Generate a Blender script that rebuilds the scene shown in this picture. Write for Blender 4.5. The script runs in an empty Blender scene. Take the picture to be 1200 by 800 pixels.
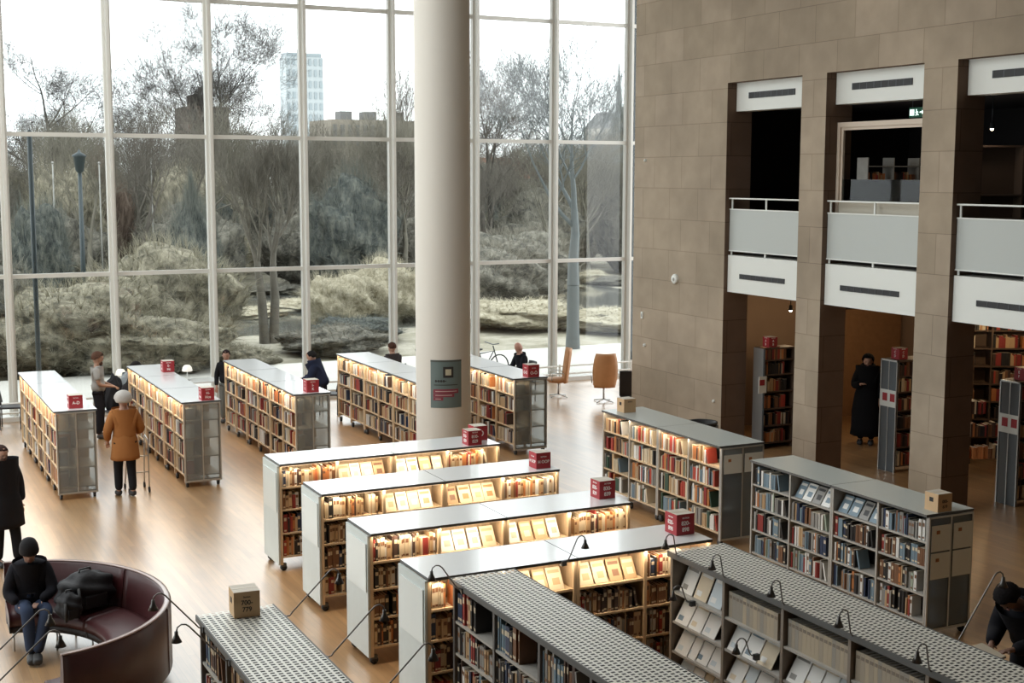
import bpy, bmesh, math, random
from math import sin, cos, pi, radians
from mathutils import Vector, Matrix
S = bpy.context.scene
COL = S.collection
R = random.Random(7)

# ------------------------------------------------------------------ camera
YAW, PITCH, ROLL, FPX, EYE = 0.45967, 0.12201, 0.00217, 1583.3, 5.2
cd = bpy.data.cameras.new('camera'); cam = bpy.data.objects.new('camera', cd); COL.objects.link(cam)
cd.lens = FPX/1200*36; cd.sensor_width = 36; cd.clip_end = 2000; cd.clip_start = .05
_f = Vector((sin(YAW)*cos(PITCH), cos(YAW)*cos(PITCH), -sin(PITCH)))
_r = Vector((cos(YAW), -sin(YAW), 0)); _u = _r.cross(_f)
_r2 = _r*cos(ROLL)+_u*sin(ROLL); _u2 = -_r*sin(ROLL)+_u*cos(ROLL)
cam.matrix_world = Matrix(((_r2.x,_u2.x,-_f.x,0),(_r2.y,_u2.y,-_f.y,0),(_r2.z,_u2.z,-_f.z,EYE),(0,0,0,1)))
S.camera = cam
# ------------------------------------------------------------------ world, exposure
S.view_settings.view_transform = 'Standard'; S.view_settings.look = 'None'
S.view_settings.gamma = 1; S.view_settings.use_curve_mapping = False
S.view_settings.exposure = 0.17
SKY = 3.1
w = bpy.data.worlds.new('world'); S.world = w; w.use_nodes = True
wn = w.node_tree.nodes; wl = w.node_tree.links; bg = wn['Background']
tc = wn.new('ShaderNodeTexCoord'); nz = wn.new('ShaderNodeTexNoise'); nz.inputs['Scale'].default_value = 2.2; nz.inputs['Detail'].default_value = 4
cr = wn.new('ShaderNodeValToRGB'); cr.color_ramp.elements[0].position = .35; cr.color_ramp.elements[1].position = .65
cr.color_ramp.elements[0].color = (.80,.84,.86,1); cr.color_ramp.elements[1].color = (.97,.98,.97,1)
wl.new(tc.outputs['Generated'], nz.inputs['Vector']); wl.new(nz.outputs['Fac'], cr.inputs['Fac']); wl.new(cr.outputs['Color'], bg.inputs['Color'])
bg.inputs['Strength'].default_value = SKY
S.cycles.max_bounces = 7; S.cycles.diffuse_bounces = 4; S.cycles.glossy_bounces = 3; S.cycles.transparent_max_bounces = 12
S.cycles.transmission_bounces = 4; S.cycles.caustics_reflective = False; S.cycles.caustics_refractive = False
S.cycles.use_denoising = True; S.cycles.sample_clamp_indirect = 4
def area(name, loc, rot, sx, sy, power=0, color=(1,1,1), portal=False, parent=None):
    l = bpy.data.lights.new(name, 'AREA'); l.shape = 'RECTANGLE'; l.size = sx; l.size_y = sy; l.energy = power; l.color = color
    if portal: l.cycles.is_portal = True
    o = bpy.data.objects.new(name, l); COL.objects.link(o); o.location = loc; o.rotation_euler = rot
    if parent: o.parent = parent
    return o
WX0, WX1, WY, CEIL, LX = -8.0, 20.5, 30.25, 12.0, -8.0
area('window_light_portal', ((WX0+WX1)/2, WY+.3, CEIL/2), (radians(-90),0,0), WX1-WX0, CEIL, portal=True)
area('window_light_portal', (LX-.3, 20, CEIL/2), (radians(90),0,radians(-90)), 20, CEIL, portal=True)
SKL = (-7.5, 6.0, 11.0, 29.5)     # rooflight opening added out of view to brighten shelf tops: x0,x1,y0,y1
area('added_rooflight_portal', ((SKL[0]+SKL[1])/2, (SKL[2]+SKL[3])/2, CEIL+.5), (0,0,0), SKL[1]-SKL[0], SKL[3]-SKL[2], portal=True)

# ------------------------------------------------------------------ materials
MC = {}
def mat(name, col, rough=.6, metal=0, spec=.5, vary=0, scale=8, bump=0, coat=0, emit=None, es=0, stretch=None, civ=1.5):
    if name in MC: return MC[name]
    m = bpy.data.materials.new(name); m.use_nodes = True; MC[name] = m
    n = m.node_tree.nodes; l = m.node_tree.links; b = n['Principled BSDF']
    b.inputs['Base Color'].default_value = (*col,1); b.inputs['Roughness'].default_value = rough
    b.inputs['Metallic'].default_value = metal; b.inputs['Specular IOR Level'].default_value = spec
    if coat: b.inputs['Coat Weight'].default_value = coat; b.inputs['Coat Roughness'].default_value = .08; b.inputs['Coat IOR'].default_value = civ
    if emit: b.inputs['Emission Color'].default_value = (*emit,1); b.inputs['Emission Strength'].default_value = es
    if vary or bump:
        t = n.new('ShaderNodeTexCoord'); z = n.new('ShaderNodeTexNoise'); z.inputs['Scale'].default_value = scale; z.inputs['Detail'].default_value = 5
        if stretch:
            mp = n.new('ShaderNodeMapping'); mp.inputs['Scale'].default_value = stretch
            l.new(t.outputs['Object'], mp.inputs['Vector']); l.new(mp.outputs['Vector'], z.inputs['Vector'])
        else: l.new(t.outputs['Object'], z.inputs['Vector'])
        if vary:
            c = n.new('ShaderNodeValToRGB'); c.color_ramp.elements[0].position = .3; c.color_ramp.elements[1].position = .7
            c.color_ramp.elements[0].color = (*[max(0,x*(1-vary)) for x in col],1); c.color_ramp.elements[1].color = (*[min(1,x*(1+vary)) for x in col],1)
            l.new(z.outputs['Fac'], c.inputs['Fac']); l.new(c.outputs['Color'], b.inputs['Base Color'])
        if bump:
            bp = n.new('ShaderNodeBump'); bp.inputs['Strength'].default_value = bump; bp.inputs['Distance'].default_value = .02
            l.new(z.outputs['Fac'], bp.inputs['Height']); l.new(bp.outputs['Normal'], b.inputs['Normal'])
    return m
def ramp_mix(name, stops, scale, rough=.9, detail=6, bump=0, dist=.3, distort=0):
    m = bpy.data.materials.new(name); m.use_nodes = True; MC[name] = m
    n = m.node_tree.nodes; l = m.node_tree.links; b = n['Principled BSDF']; b.inputs['Roughness'].default_value = rough
    b.inputs['Specular IOR Level'].default_value = .15
    t = n.new('ShaderNodeTexCoord'); z = n.new('ShaderNodeTexNoise'); z.inputs['Scale'].default_value = scale; z.inputs['Detail'].default_value = detail; z.inputs['Roughness'].default_value = .7
    z.inputs['Distortion'].default_value = distort
    l.new(t.outputs['Object'], z.inputs['Vector']); c = n.new('ShaderNodeValToRGB'); e = c.color_ramp.elements
    while len(e) < len(stops): e.new(.5)
    for k,(p,q) in enumerate(stops): e[k].position = p; e[k].color = (*q,1)
    l.new(z.outputs['Fac'], c.inputs['Fac']); l.new(c.outputs['Color'], b.inputs['Base Color'])
    if bump:
        bp = n.new('ShaderNodeBump'); bp.inputs['Strength'].default_value = bump; bp.inputs['Distance'].default_value = dist
        l.new(z.outputs['Fac'], bp.inputs['Height']); l.new(bp.outputs['Normal'], b.inputs['Normal'])
    return m
def brick_mat(name, c1, c2, mortar, bw, rh, ms, axes, rough, vary, grain=None, coat=0, offset=.5, bump=.2, big=None, spec=.5):
    """axes: which object axes feed the brick u, v"""
    m = bpy.data.materials.new(name); m.use_nodes = True; MC[name] = m
    n = m.node_tree.nodes; l = m.node_tree.links; b = n['Principled BSDF']; b.inputs['Roughness'].default_value = rough
    b.inputs['Coat Weight'].default_value = coat; b.inputs['Coat Roughness'].default_value = .28; b.inputs['Coat IOR'].default_value = 1.9
    b.inputs['Specular IOR Level'].default_value = spec
    t = n.new('ShaderNodeTexCoord'); sp = n.new('ShaderNodeSeparateXYZ'); cb = n.new('ShaderNodeCombineXYZ')
    l.new(t.outputs['Object'], sp.inputs[0]); l.new(sp.outputs[axes[0]], cb.inputs[0]); l.new(sp.outputs[axes[1]], cb.inputs[1])
    br = n.new('ShaderNodeTexBrick'); br.offset = offset; br.inputs['Scale'].default_value = 1; br.inputs['Brick Width'].default_value = bw
    br.inputs['Row Height'].default_value = rh; br.inputs['Mortar Size'].default_value = ms; br.inputs['Mortar Smooth'].default_value = .3
    br.inputs['Color1'].default_value = (*c1,1); br.inputs['Color2'].default_value = (*c2,1); br.inputs['Mortar'].default_value = (*mortar,1)
    l.new(cb.outputs[0], br.inputs['Vector'])
    z = n.new('ShaderNodeTexNoise'); z.inputs['Scale'].default_value = 1; z.inputs['Detail'].default_value = 6
    mp = n.new('ShaderNodeMapping'); mp.inputs['Scale'].default_value = grain or (4,4,4); l.new(t.outputs['Object'], mp.inputs['Vector']); l.new(mp.outputs[0], z.inputs['Vector'])
    mr = n.new('ShaderNodeMapRange'); mr.inputs[1].default_value = .3; mr.inputs[2].default_value = .7; mr.inputs[3].default_value = 1-vary; mr.inputs[4].default_value = 1+vary
    l.new(z.outputs['Fac'], mr.inputs[0])
    mx = n.new('ShaderNodeVectorMath'); mx.operation = 'SCALE'; l.new(br.outputs['Color'], mx.inputs[0]); l.new(mr.outputs[0], mx.inputs['Scale'])
    out = mx
    if big:
        z2 = n.new('ShaderNodeTexNoise'); z2.inputs['Scale'].default_value = big[0]; l.new(t.outputs['Object'], z2.inputs['Vector'])
        m2 = n.new('ShaderNodeMapRange'); m2.inputs[1].default_value = .35; m2.inputs[2].default_value = .65; m2.inputs[3].default_value = 1-big[1]; m2.inputs[4].default_value = 1+big[1]
        l.new(z2.outputs['Fac'], m2.inputs[0]); out = n.new('ShaderNodeVectorMath'); out.operation = 'SCALE'
        l.new(mx.outputs[0], out.inputs[0]); l.new(m2.outputs[0], out.inputs['Scale'])
    l.new(out.outputs[0], b.inputs['Base Color'])
    bp = n.new('ShaderNodeBump'); bp.inputs['Strength'].default_value = bump; bp.inputs['Distance'].default_value = .004; bp.invert = True
    l.new(br.outputs['Fac'], bp.inputs['Height']); l.new(bp.outputs['Normal'], b.inputs['Normal'])
    return m
def glass_mat(name, tint, gloss, rough=.02, frost=0, fcol=(.8,.85,.85)):
    m = bpy.data.materials.new(name); m.use_nodes = True; MC[name] = m
    n = m.node_tree.nodes; l = m.node_tree.links; n.remove(n['Principled BSDF'])
    tr = n.new('ShaderNodeBsdfTransparent'); tr.inputs[0].default_value = (*tint,1)
    g = n.new('ShaderNodeBsdfGlossy'); g.inputs['Roughness'].default_value = rough
    fr = n.new('ShaderNodeFresnel'); fr.inputs[0].default_value = 1.4
    mm = n.new('ShaderNodeMath'); mm.operation = 'MULTIPLY'; mm.inputs[1].default_value = gloss; l.new(fr.outputs[0], mm.inputs[0])
    mx = n.new('ShaderNodeMixShader'); l.new(mm.outputs[0], mx.inputs[0]); l.new(tr.outputs[0], mx.inputs[1]); l.new(g.outputs[0], mx.inputs[2])
    o = mx
    if frost:
        d = n.new('ShaderNodeBsdfDiffuse'); d.inputs[0].default_value = (*fcol,1)
        tl = n.new('ShaderNodeBsdfTranslucent'); tl.inputs[0].default_value = (*fcol,1)
        a = n.new('ShaderNodeMixShader'); a.inputs[0].default_value = .4; l.new(d.outputs[0], a.inputs[1]); l.new(tl.outputs[0], a.inputs[2])
        o = n.new('ShaderNodeMixShader'); o.inputs[0].default_value = frost; l.new(mx.outputs[0], o.inputs[1]); l.new(a.outputs[0], o.inputs[2])
    l.new(o.outputs[0], n['Material Output'].inputs[0])
    return m
WHITE = mat('white_laminate', (.84,.87,.87), .2, coat=.7, civ=1.5)
GREYTOP = mat('grey_shaded_laminate', (.42,.455,.435), .35, coat=.2)  # top laminate greyed, the weaker window light put into its colour
EDGE = mat('dark_edge', (.10,.10,.095), .5)
BIRCH = mat('birch_upright', (.62,.47,.30), .5, vary=.12, scale=6, stretch=(8,8,1))
BIRCHG = mat('grey_birch', (.42,.40,.36), .5, vary=.1, scale=6)
POSTB = mat('grey_brown_post', (.25,.21,.17), .5)
BACKD = mat('dark_back_and_slot_shade', (.035,.032,.03), .6)
POSTD = mat('dark_rack_post', (.13,.125,.12), .45)
ALU = mat('brushed_aluminium', (.55,.56,.55), .35, .8)
STEEL = mat('dark_steel', (.10,.11,.12), .4, .6)
RUBBER = mat('black_rubber', (.02,.02,.02), .6)
BLACK = mat('black_cloth', (.012,.012,.015), .9)
MULL = mat('painted_mullion', (.62,.61,.56), .45)
GLASS = glass_mat('window_glass', (.96,.98,.98), .8)
CLEAR = glass_mat('clear_glass', (.82,.88,.88), 1.0)
FROST = glass_mat('frosted_glass', (.82,.86,.86), 1.0, .15, .30, (.62,.66,.66))
FROSTG = glass_mat('grey_frosted_glass', (.6,.66,.7), 1.0, .15, .5, (.34,.38,.41))
PANELW = mat('pale_end_panel', (.52,.57,.55), .35, vary=.05, scale=3, coat=.2)
SIGNW = mat('white_sign_sheet', (.72,.74,.70), .5)
STONE = brick_mat('stone_blocks', (.385,.315,.24), (.335,.275,.205), (.25,.20,.15), 1.0, .62, .007, (1,2), .85, .07, (3,3,3), offset=.42, big=(.7,.10), spec=.2)
STONEX = brick_mat('shaded_stone_reveal', (.165,.11,.08), (.15,.10,.07), (.09,.06,.04), 1.0, .62, .007, (0,2), .85, .07, (3,3,3), offset=.42, spec=.2)  # darker copy of the wall stone, shade of the reveals put into the colour
FLOOR = brick_mat('oak_parquet', (.45,.27,.125), (.35,.195,.085), (.21,.12,.052), 1.3, .085, .0016, (1,0), .35, .16, (14,1.2,1), coat=1.0, offset=.37, bump=.05, big=(.5,.10))
RED = mat('red_card', (.34,.022,.03), .55)
CARD = mat('brown_cardboard', (.58,.39,.22), .75, vary=.06, scale=5)
CARDT = mat('cardboard_top', (.55,.50,.42), .7)
INK = mat('black_ink', (.02,.02,.02), .7)
WINK = mat('white_ink', (.85,.80,.76), .6)
# ------------------------------------------------------------------ mesh helpers
class MB:
    def __init__(s): s.v = []; s.f = []; s.m = []; s.sm = []
    def add(s, vs, fs, mi=0, sm=False, M=None):
        o = len(s.v); s.v += [tuple(M @ Vector(v)) if M else tuple(v) for v in vs]
        s.f += [tuple(o+i for i in f) for f in fs]; s.m += [mi]*len(fs); s.sm += [sm]*len(fs); return s
    def box(s, x0,x1,y0,y1,z0,z1, mi=0, M=None, top=None):
        vs = [(x,y,z) for z in (z0,z1) for y in (y0,y1) for x in (x0,x1)]
        fs = [(0,2,3,1),(0,1,5,4),(1,3,7,5),(3,2,6,7),(2,0,4,6)]
        s.add(vs, fs, mi, False, M); o = len(s.v)-8; s.f.append((o+4,o+5,o+7,o+6)); s.m.append(mi if top is None else top); s.sm.append(False); return s
    def tube(s, pts, r, n=8, mi=0, cap=True, M=None):
        P = [Vector(p) for p in pts]; rr = r if isinstance(r,(list,tuple)) else [r]*len(P)
        vs = []; up = Vector((0,0,1)); pa = None
        for i,p in enumerate(P):
            d = (P[min(i+1,len(P)-1)]-P[max(i-1,0)]).normalized()
            if pa is None: a = d.cross(up if abs(d.z) < .9 else Vector((1,0,0))).normalized()
            else:
                a = pa - d*pa.dot(d); a = a.normalized() if a.length > 1e-6 else d.orthogonal().normalized()
            pa = a; b = d.cross(a)
            for k in range(n): t = 2*pi*k/n; vs.append(p+(a*cos(t)+b*sin(t))*rr[i])
        fs = [(i*n+k, i*n+(k+1)%n, (i+1)*n+(k+1)%n, (i+1)*n+k) for i in range(len(P)-1) for k in range(n)]
        if cap: fs += [tuple(range(n))[::-1], tuple((len(P)-1)*n+k for k in range(n))]
        return s.add(vs, fs, mi, n > 4, M)
    def lathe(s, prof, c=(0,0,0), n=24, mi=0, M=None, a0=0, a1=2*pi):
        full = abs(a1-a0-2*pi) < 1e-6; k = n if full else n+1
        vs = [(c[0]+r*cos(a0+(a1-a0)*j/n), c[1]+r*sin(a0+(a1-a0)*j/n), c[2]+z) for r,z in prof for j in range(k)]
        fs = [(i*k+j, i*k+(j+1)%k, (i+1)*k+(j+1)%k, (i+1)*k+j) for i in range(len(prof)-1) for j in range(n)]
        return s.add(vs, fs, mi, True, M)
    def ball(s, c, r, n=10, mi=0, M=None):
        rx,ry,rz = r if isinstance(r,(list,tuple)) else (r,r,r); h = n//2+1
        vs = []; 
        for i in range(h+1):
            t = pi*i/h
            for j in range(n): a = 2*pi*j/n; vs.append((c[0]+rx*sin(t)*cos(a), c[1]+ry*sin(t)*sin(a), c[2]+rz*cos(t)))
        fs = [((i+1)*n+j,(i+1)*n+(j+1)%n, i*n+(j+1)%n, i*n+j) for i in range(h) for j in range(n)]
        return s.add(vs, fs, mi, True, M)
    def mesh(s, name, mats):
        me = bpy.data.meshes.new(name); me.from_pydata(s.v, [], s.f)
        for m in (mats if isinstance(mats,(list,tuple)) else [mats]): me.materials.append(m)
        me.polygons.foreach_set('material_index', s.m); me.polygons.foreach_set('use_smooth', s.sm); me.update(); return me
    def build(s, name, mats, parent=None, loc=None, bevel=0):
        o = bpy.data.objects.new(name, s.mesh(name, mats)); COL.objects.link(o)
        if parent: o.parent = parent
        if loc: o.location = loc
        if bevel:
            b = o.modifiers.new('bevel','BEVEL'); b.width = bevel; b.segments = 2; b.limit_method = 'ANGLE'
        return o
def tag(o, label=None, cat=None, group=None, kind=None):
    if label: o['label'] = label
    if cat: o['category'] = cat
    if group: o['group'] = group
    if kind: o['kind'] = kind
    return o
def empty(name, loc=(0,0,0), rz=0):
    o = bpy.data.objects.new(name, None); COL.objects.link(o); o.location = loc; o.rotation_euler = (0,0,rz); o.empty_display_size = .1; return o
def struct(name, mb, mats, parent=None):
    o = mb.build(name, mats, parent)
    if not parent: o['kind'] = 'structure'
    return o
def copy_tree(o, parent=None):
    c = o.copy(); COL.objects.link(c); c.parent = parent
    for ch in list(o.children): copy_tree(ch, c)
    return c
CACHE = {}
def part(name, key, fn, mats, parent, loc=(0,0,0), rz=0):
    if key not in CACHE:
        mb = MB(); fn(mb); CACHE[key] = mb.mesh(name, mats)
    o = bpy.data.objects.new(name, CACHE[key]); COL.objects.link(o); o.parent = parent; o.location = loc; o.rotation_euler = (0,0,rz); return o
def text(name, body, size, mat_, parent, loc, rot, align='CENTER', squash=1, label=None):
    c = bpy.data.curves.new(name, 'FONT'); c.body = body; c.size = size; c.align_x = align; c.align_y = 'CENTER'; c.extrude = .0008; c.offset = size*.018; c.space_line = .95
    t = bpy.data.objects.new(name, c); COL.objects.link(t)
    dg = bpy.context.evaluated_depsgraph_get(); me = bpy.data.meshes.new_from_object(t.evaluated_get(dg)); bpy.data.objects.remove(t)
    me.materials.clear(); me.materials.append(mat_)
    o = bpy.data.objects.new(name, me); COL.objects.link(o); o.parent = parent; o.location = loc; o.rotation_euler = rot; o.scale = (squash,1,1)
    if label: o['label'] = label
    return o

# ================================================================== structure
WALLX, REV = 14.9, .56          # stone wall face, pillar depth
RX1, RYF, RY0 = 21.0, 22.9, -6.0  # rooms behind the arcade
struct('floor', MB().box(LX, RX1, RY0, WY+.05, -.12, 0), FLOOR)
CEILM = mat('ceiling_plaster', (.5,.48,.45), .9)
_x0,_x1,_y0,_y1 = SKL
struct('ceiling', MB().box(LX-.2,_x0,RY0,WY+.3,CEIL,CEIL+.3).box(_x1,WX1+.5,RY0,WY+.3,CEIL,CEIL+.3).box(_x0,_x1,RY0,_y0,CEIL,CEIL+.3).box(_x0,_x1,_y1,WY+.3,CEIL,CEIL+.3), CEILM)
g = MB()
for k in range(1,8): g.box(_x0+(_x1-_x0)*k/8-.05,_x0+(_x1-_x0)*k/8+.05,_y0,_y1,CEIL+.1,CEIL+.3)
for k in range(1,6): g.box(_x0,_x1,_y0+(_y1-_y0)*k/6-.05,_y0+(_y1-_y0)*k/6+.05,CEIL+.1,CEIL+.3)
struct('trim_10', g, MULL)  # bars across the added, unseen rooflight
struct('wall_back', MB().box(LX-.2, WALLX, RY0-.3, RY0, 0, CEIL), mat('back_wall_paint', (.22,.19,.16), .9))
struct('wall_left', MB().box(LX-.3, LX, RY0, 10, 0, CEIL), mat('left_wall_paint', (.30,.27,.23), .9))
# stone wall with openings (y intervals)
OP = [(18.9,21.08),(15.97,18.25),(12.6,15.27),(9.3,11.95)]
GF, LB, FT, UB, UT = 3.80, 3.03, 3.76, 6.40, 6.92    # gallery floor, lower fascia bottom/top, upper lintel bottom / top
mb = MB()
ys = [RY0] + [v for o in sorted(OP) for v in o] + [24.35]
for i in range(0, len(ys)-1, 2):
    y0, y1 = ys[i], ys[i+1]
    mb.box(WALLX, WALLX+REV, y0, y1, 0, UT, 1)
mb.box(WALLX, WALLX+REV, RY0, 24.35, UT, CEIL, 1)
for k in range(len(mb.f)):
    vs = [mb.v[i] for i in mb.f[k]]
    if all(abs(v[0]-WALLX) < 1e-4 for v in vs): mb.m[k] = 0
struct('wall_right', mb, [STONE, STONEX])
# arcade rooms
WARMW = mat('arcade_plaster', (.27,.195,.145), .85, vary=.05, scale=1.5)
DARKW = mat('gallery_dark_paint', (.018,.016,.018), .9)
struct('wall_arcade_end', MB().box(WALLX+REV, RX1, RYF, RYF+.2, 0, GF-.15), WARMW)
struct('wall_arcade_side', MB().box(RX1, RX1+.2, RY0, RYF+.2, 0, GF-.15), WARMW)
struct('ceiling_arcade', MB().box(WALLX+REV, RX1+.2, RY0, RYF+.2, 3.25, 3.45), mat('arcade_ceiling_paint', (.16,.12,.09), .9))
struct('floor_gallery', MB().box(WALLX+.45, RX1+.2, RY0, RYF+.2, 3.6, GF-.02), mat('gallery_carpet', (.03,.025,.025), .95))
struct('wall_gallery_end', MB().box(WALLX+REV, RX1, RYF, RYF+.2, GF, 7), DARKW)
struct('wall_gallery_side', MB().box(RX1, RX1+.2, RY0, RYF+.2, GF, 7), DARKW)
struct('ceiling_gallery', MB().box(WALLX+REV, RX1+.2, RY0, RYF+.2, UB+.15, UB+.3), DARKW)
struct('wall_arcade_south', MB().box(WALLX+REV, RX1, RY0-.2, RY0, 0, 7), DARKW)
PAINTW = mat('white_painted_fascia', (.78,.80,.76), .5)
GREYP = mat('pale_guard_panel', (.50,.53,.51), .5)
SLOT = mat('vent_black', (.02,.02,.022), .6)
names = ['farthest', 'middle', 'nearest visible', 'hidden']
for i,(y0,y1) in enumerate(OP):
    xa = WALLX+.20; ym = (y0+y1)/2 + .02; sl = (y1-y0)*.31
    up = empty('trim_%d' % (2*i+1), (xa,y0,UB)); up['kind'] = 'structure'
    MB().box(0,.30,.01,y1-y0-.01,0,UT-UB).build('fascia_board', PAINTW, up)
    g = MB().box(-.012,.0,ym-y0-sl,ym-y0+sl,.22,.33); g.build('vent_slot', SLOT, up)
    g = MB(); 
    for q in range(9): yy = ym-y0-sl+.02+q*(2*sl-.04)/8; g.box(-.016,-.006,yy-.004,yy+.004,.22,.33)
    g.build('vent_bar', STEEL, up)
    lo = empty('trim_%d' % (2*i+2), (xa-.12,y0,LB)); lo['kind'] = 'structure'
    MB().box(0,.42,.01,y1-y0-.01,0,GF-LB-.075).build('fascia_board', PAINTW, lo)
    MB().box(-.012,.0,ym-y0-sl,ym-y0+sl,.27,.36).build('vent_slot', SLOT, lo)
    g = MB()
    for q in range(9): yy = ym-y0-sl+.02+q*(2*sl-.04)/8; g.box(-.016,-.006,yy-.004,yy+.004,.27,.36)
    g.build('vent_bar', STEEL, lo)
    b = empty('balustrade', (WALLX+.10,y0,GF))
    MB().box(0,.02,.01,y1-y0-.01,.02,.78).build('guard_panel', GREYP, b)
    g = MB().box(-.012,.032,.01,y1-y0-.01,.775,.795).box(-.012,.032,.01,y1-y0-.01,0,.02); g.build('panel_edge', PAINTW, b)
    MB().box(-.02,.03,.01,y1-y0-.01,.975,1.0).build('handrail', PAINTW, b)
    for q in (.05, (y1-y0)/2, y1-y0-.05): MB().box(.022,.04,q-.018,q+.018,-.07,.98).build('baluster', PAINTW, b)
    tag(b, ['pale grey gallery balustrade in the opening farthest from camera','pale grey gallery balustrade below the white framed upper window','pale grey gallery balustrade nearest the right edge','pale grey gallery balustrade of a hidden opening'][i], 'balustrade', 'gallery balustrades')
# window wall(s)
TR = [0.02, 3.06, 6.045, 9.0]
MX = [3.10+2.17*k for k in range(-5,9)]
def glazing(name, xs, x0, x1, place):
    root = empty(name); root['kind'] = 'structure'
    place(root)
    for x in xs: MB().box(x-.085,x+.085,-.07,.07,0,CEIL).box(x-.03,x+.03,-.22,-.07,0,CEIL).build('mullion', MULL, root)
    for z in TR: MB().box(x0,x1,-.05,.05,z-.045,z+.045).build('transom', MULL, root)
    MB().box(x0,x1,.045,.05,0,CEIL).build('glass_pane', GLASS, root)
    return root
glazing('window_1', MX, WX0, WX1, lambda r: setattr(r,'location',(0,WY,0)))
def pl(r): r.location = (LX,0,0); r.rotation_euler = (0,0,radians(90))
glazing('window_2', [10.3+2.2*k for k in range(10)], 10, WY, pl)
struct('trim_9', MB().box(WX0,WX1,WY-.28,WY-.05,0,.10), mat('white_sill', (.75,.76,.73), .4))
# low convector tubes along the glass
rr_ = MB()
cv = empty('heating_rail', (0,WY-.45,0))
for z in (.22,.42): MB().tube([(WX0+.5,0,z),(WX1-.5,0,z)], .022, 8).build('tube', MULL, cv)
for k in range(14): MB().box(WX0+1+k*2.1-.02,WX0+1+k*2.1+.02,-.02,.02,0,.46).build('bracket', MULL, cv)
tag(cv, 'long white two-tube heating rail along the foot of the window wall', 'heater')

# column
CX, CY, CR = 8.87, 20.5, .455
col = empty('column', (CX,CY,0))
MB().lathe([(CR,0),(CR,CEIL)], n=64).build('shaft', mat('column_paint', (.60,.57,.51), .6), col)
tag(col, 'tall round pale concrete column in the middle of the hall', 'column')
# poster on the column (curved sheet)
pa = math.atan2(-CY, -CX)+.115     # toward the viewer
ps = empty('notice_poster', (CX,CY,0))
POS = mat('poster_teal', (.115,.155,.15), .5)
hw = .265/CR
def arc(z0,z1,a0,a1,r,mi=0,mb=None):
    n = 10; vs = []
    for j in range(n+1):
        a = pa-a0+(a0-a1)*0 if False else pa+a0+(a1-a0)*j/n
        for z in (z0,z1): vs.append((r*cos(a), r*sin(a), z))
    mb.add(vs, [(2*j,2*j+2,2*j+3,2*j+1) for j in range(n)], mi, True); return mb
Z0, Z1 = 1.42, 2.21
m_ = arc(Z0,Z1,-hw,hw,CR+.006,0,MB()); o = m_.build('sheet', POS, ps)
arc(Z1-.03,Z1,-hw,hw,CR+.008,0,MB()).build('top_strip', mat('poster_dark', (.06,.07,.06), .5), ps)
arc(1.92,2.10,-.12,.25,CR+.009,0,MB()).build('emblem', mat('poster_black', (.02,.02,.02), .5), ps)
arc(1.96,2.06,-.04,.17,CR+.011,0,MB()).build('emblem_centre', mat('poster_cream', (.45,.42,.3), .5), ps)
for z,a0,a1 in ((1.865,-.42,.0),(1.80,-.45,.42)): arc(z-.006,z+.006,a0,a1,CR+.009,0,MB()).build('text_line', mat('poster_black', (.02,.02,.02)), ps)
for a in (-.38,-.28,-.19,-.10): arc(1.845,1.885,a-.025,a+.025,CR+.0095,0,MB()).build('letter', mat('poster_black', (.02,.02,.02)), ps)
PR = mat('poster_red', (.20,.03,.05), .5)
for z0,z1,a0,a1 in ((1.66,1.73,-.48,.44),(1.60,1.655,-.48,.28),(1.545,1.595,-.48,-.12)): arc(z0,z1,a0,a1,CR+.009,0,MB()).build('red_band', PR, ps)
for z,a0,a1 in ((1.695,-.40,.38),(1.63,-.40,.2),(1.57,-.40,-.2)): arc(z-.006,z+.006,a0,a1,CR+.0105,0,MB()).build('text_line', mat('poster_pale', (.45,.35,.33)), ps)
tag(ps, 'grey teal notice with dark emblem and red text on round column', 'poster')

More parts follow.
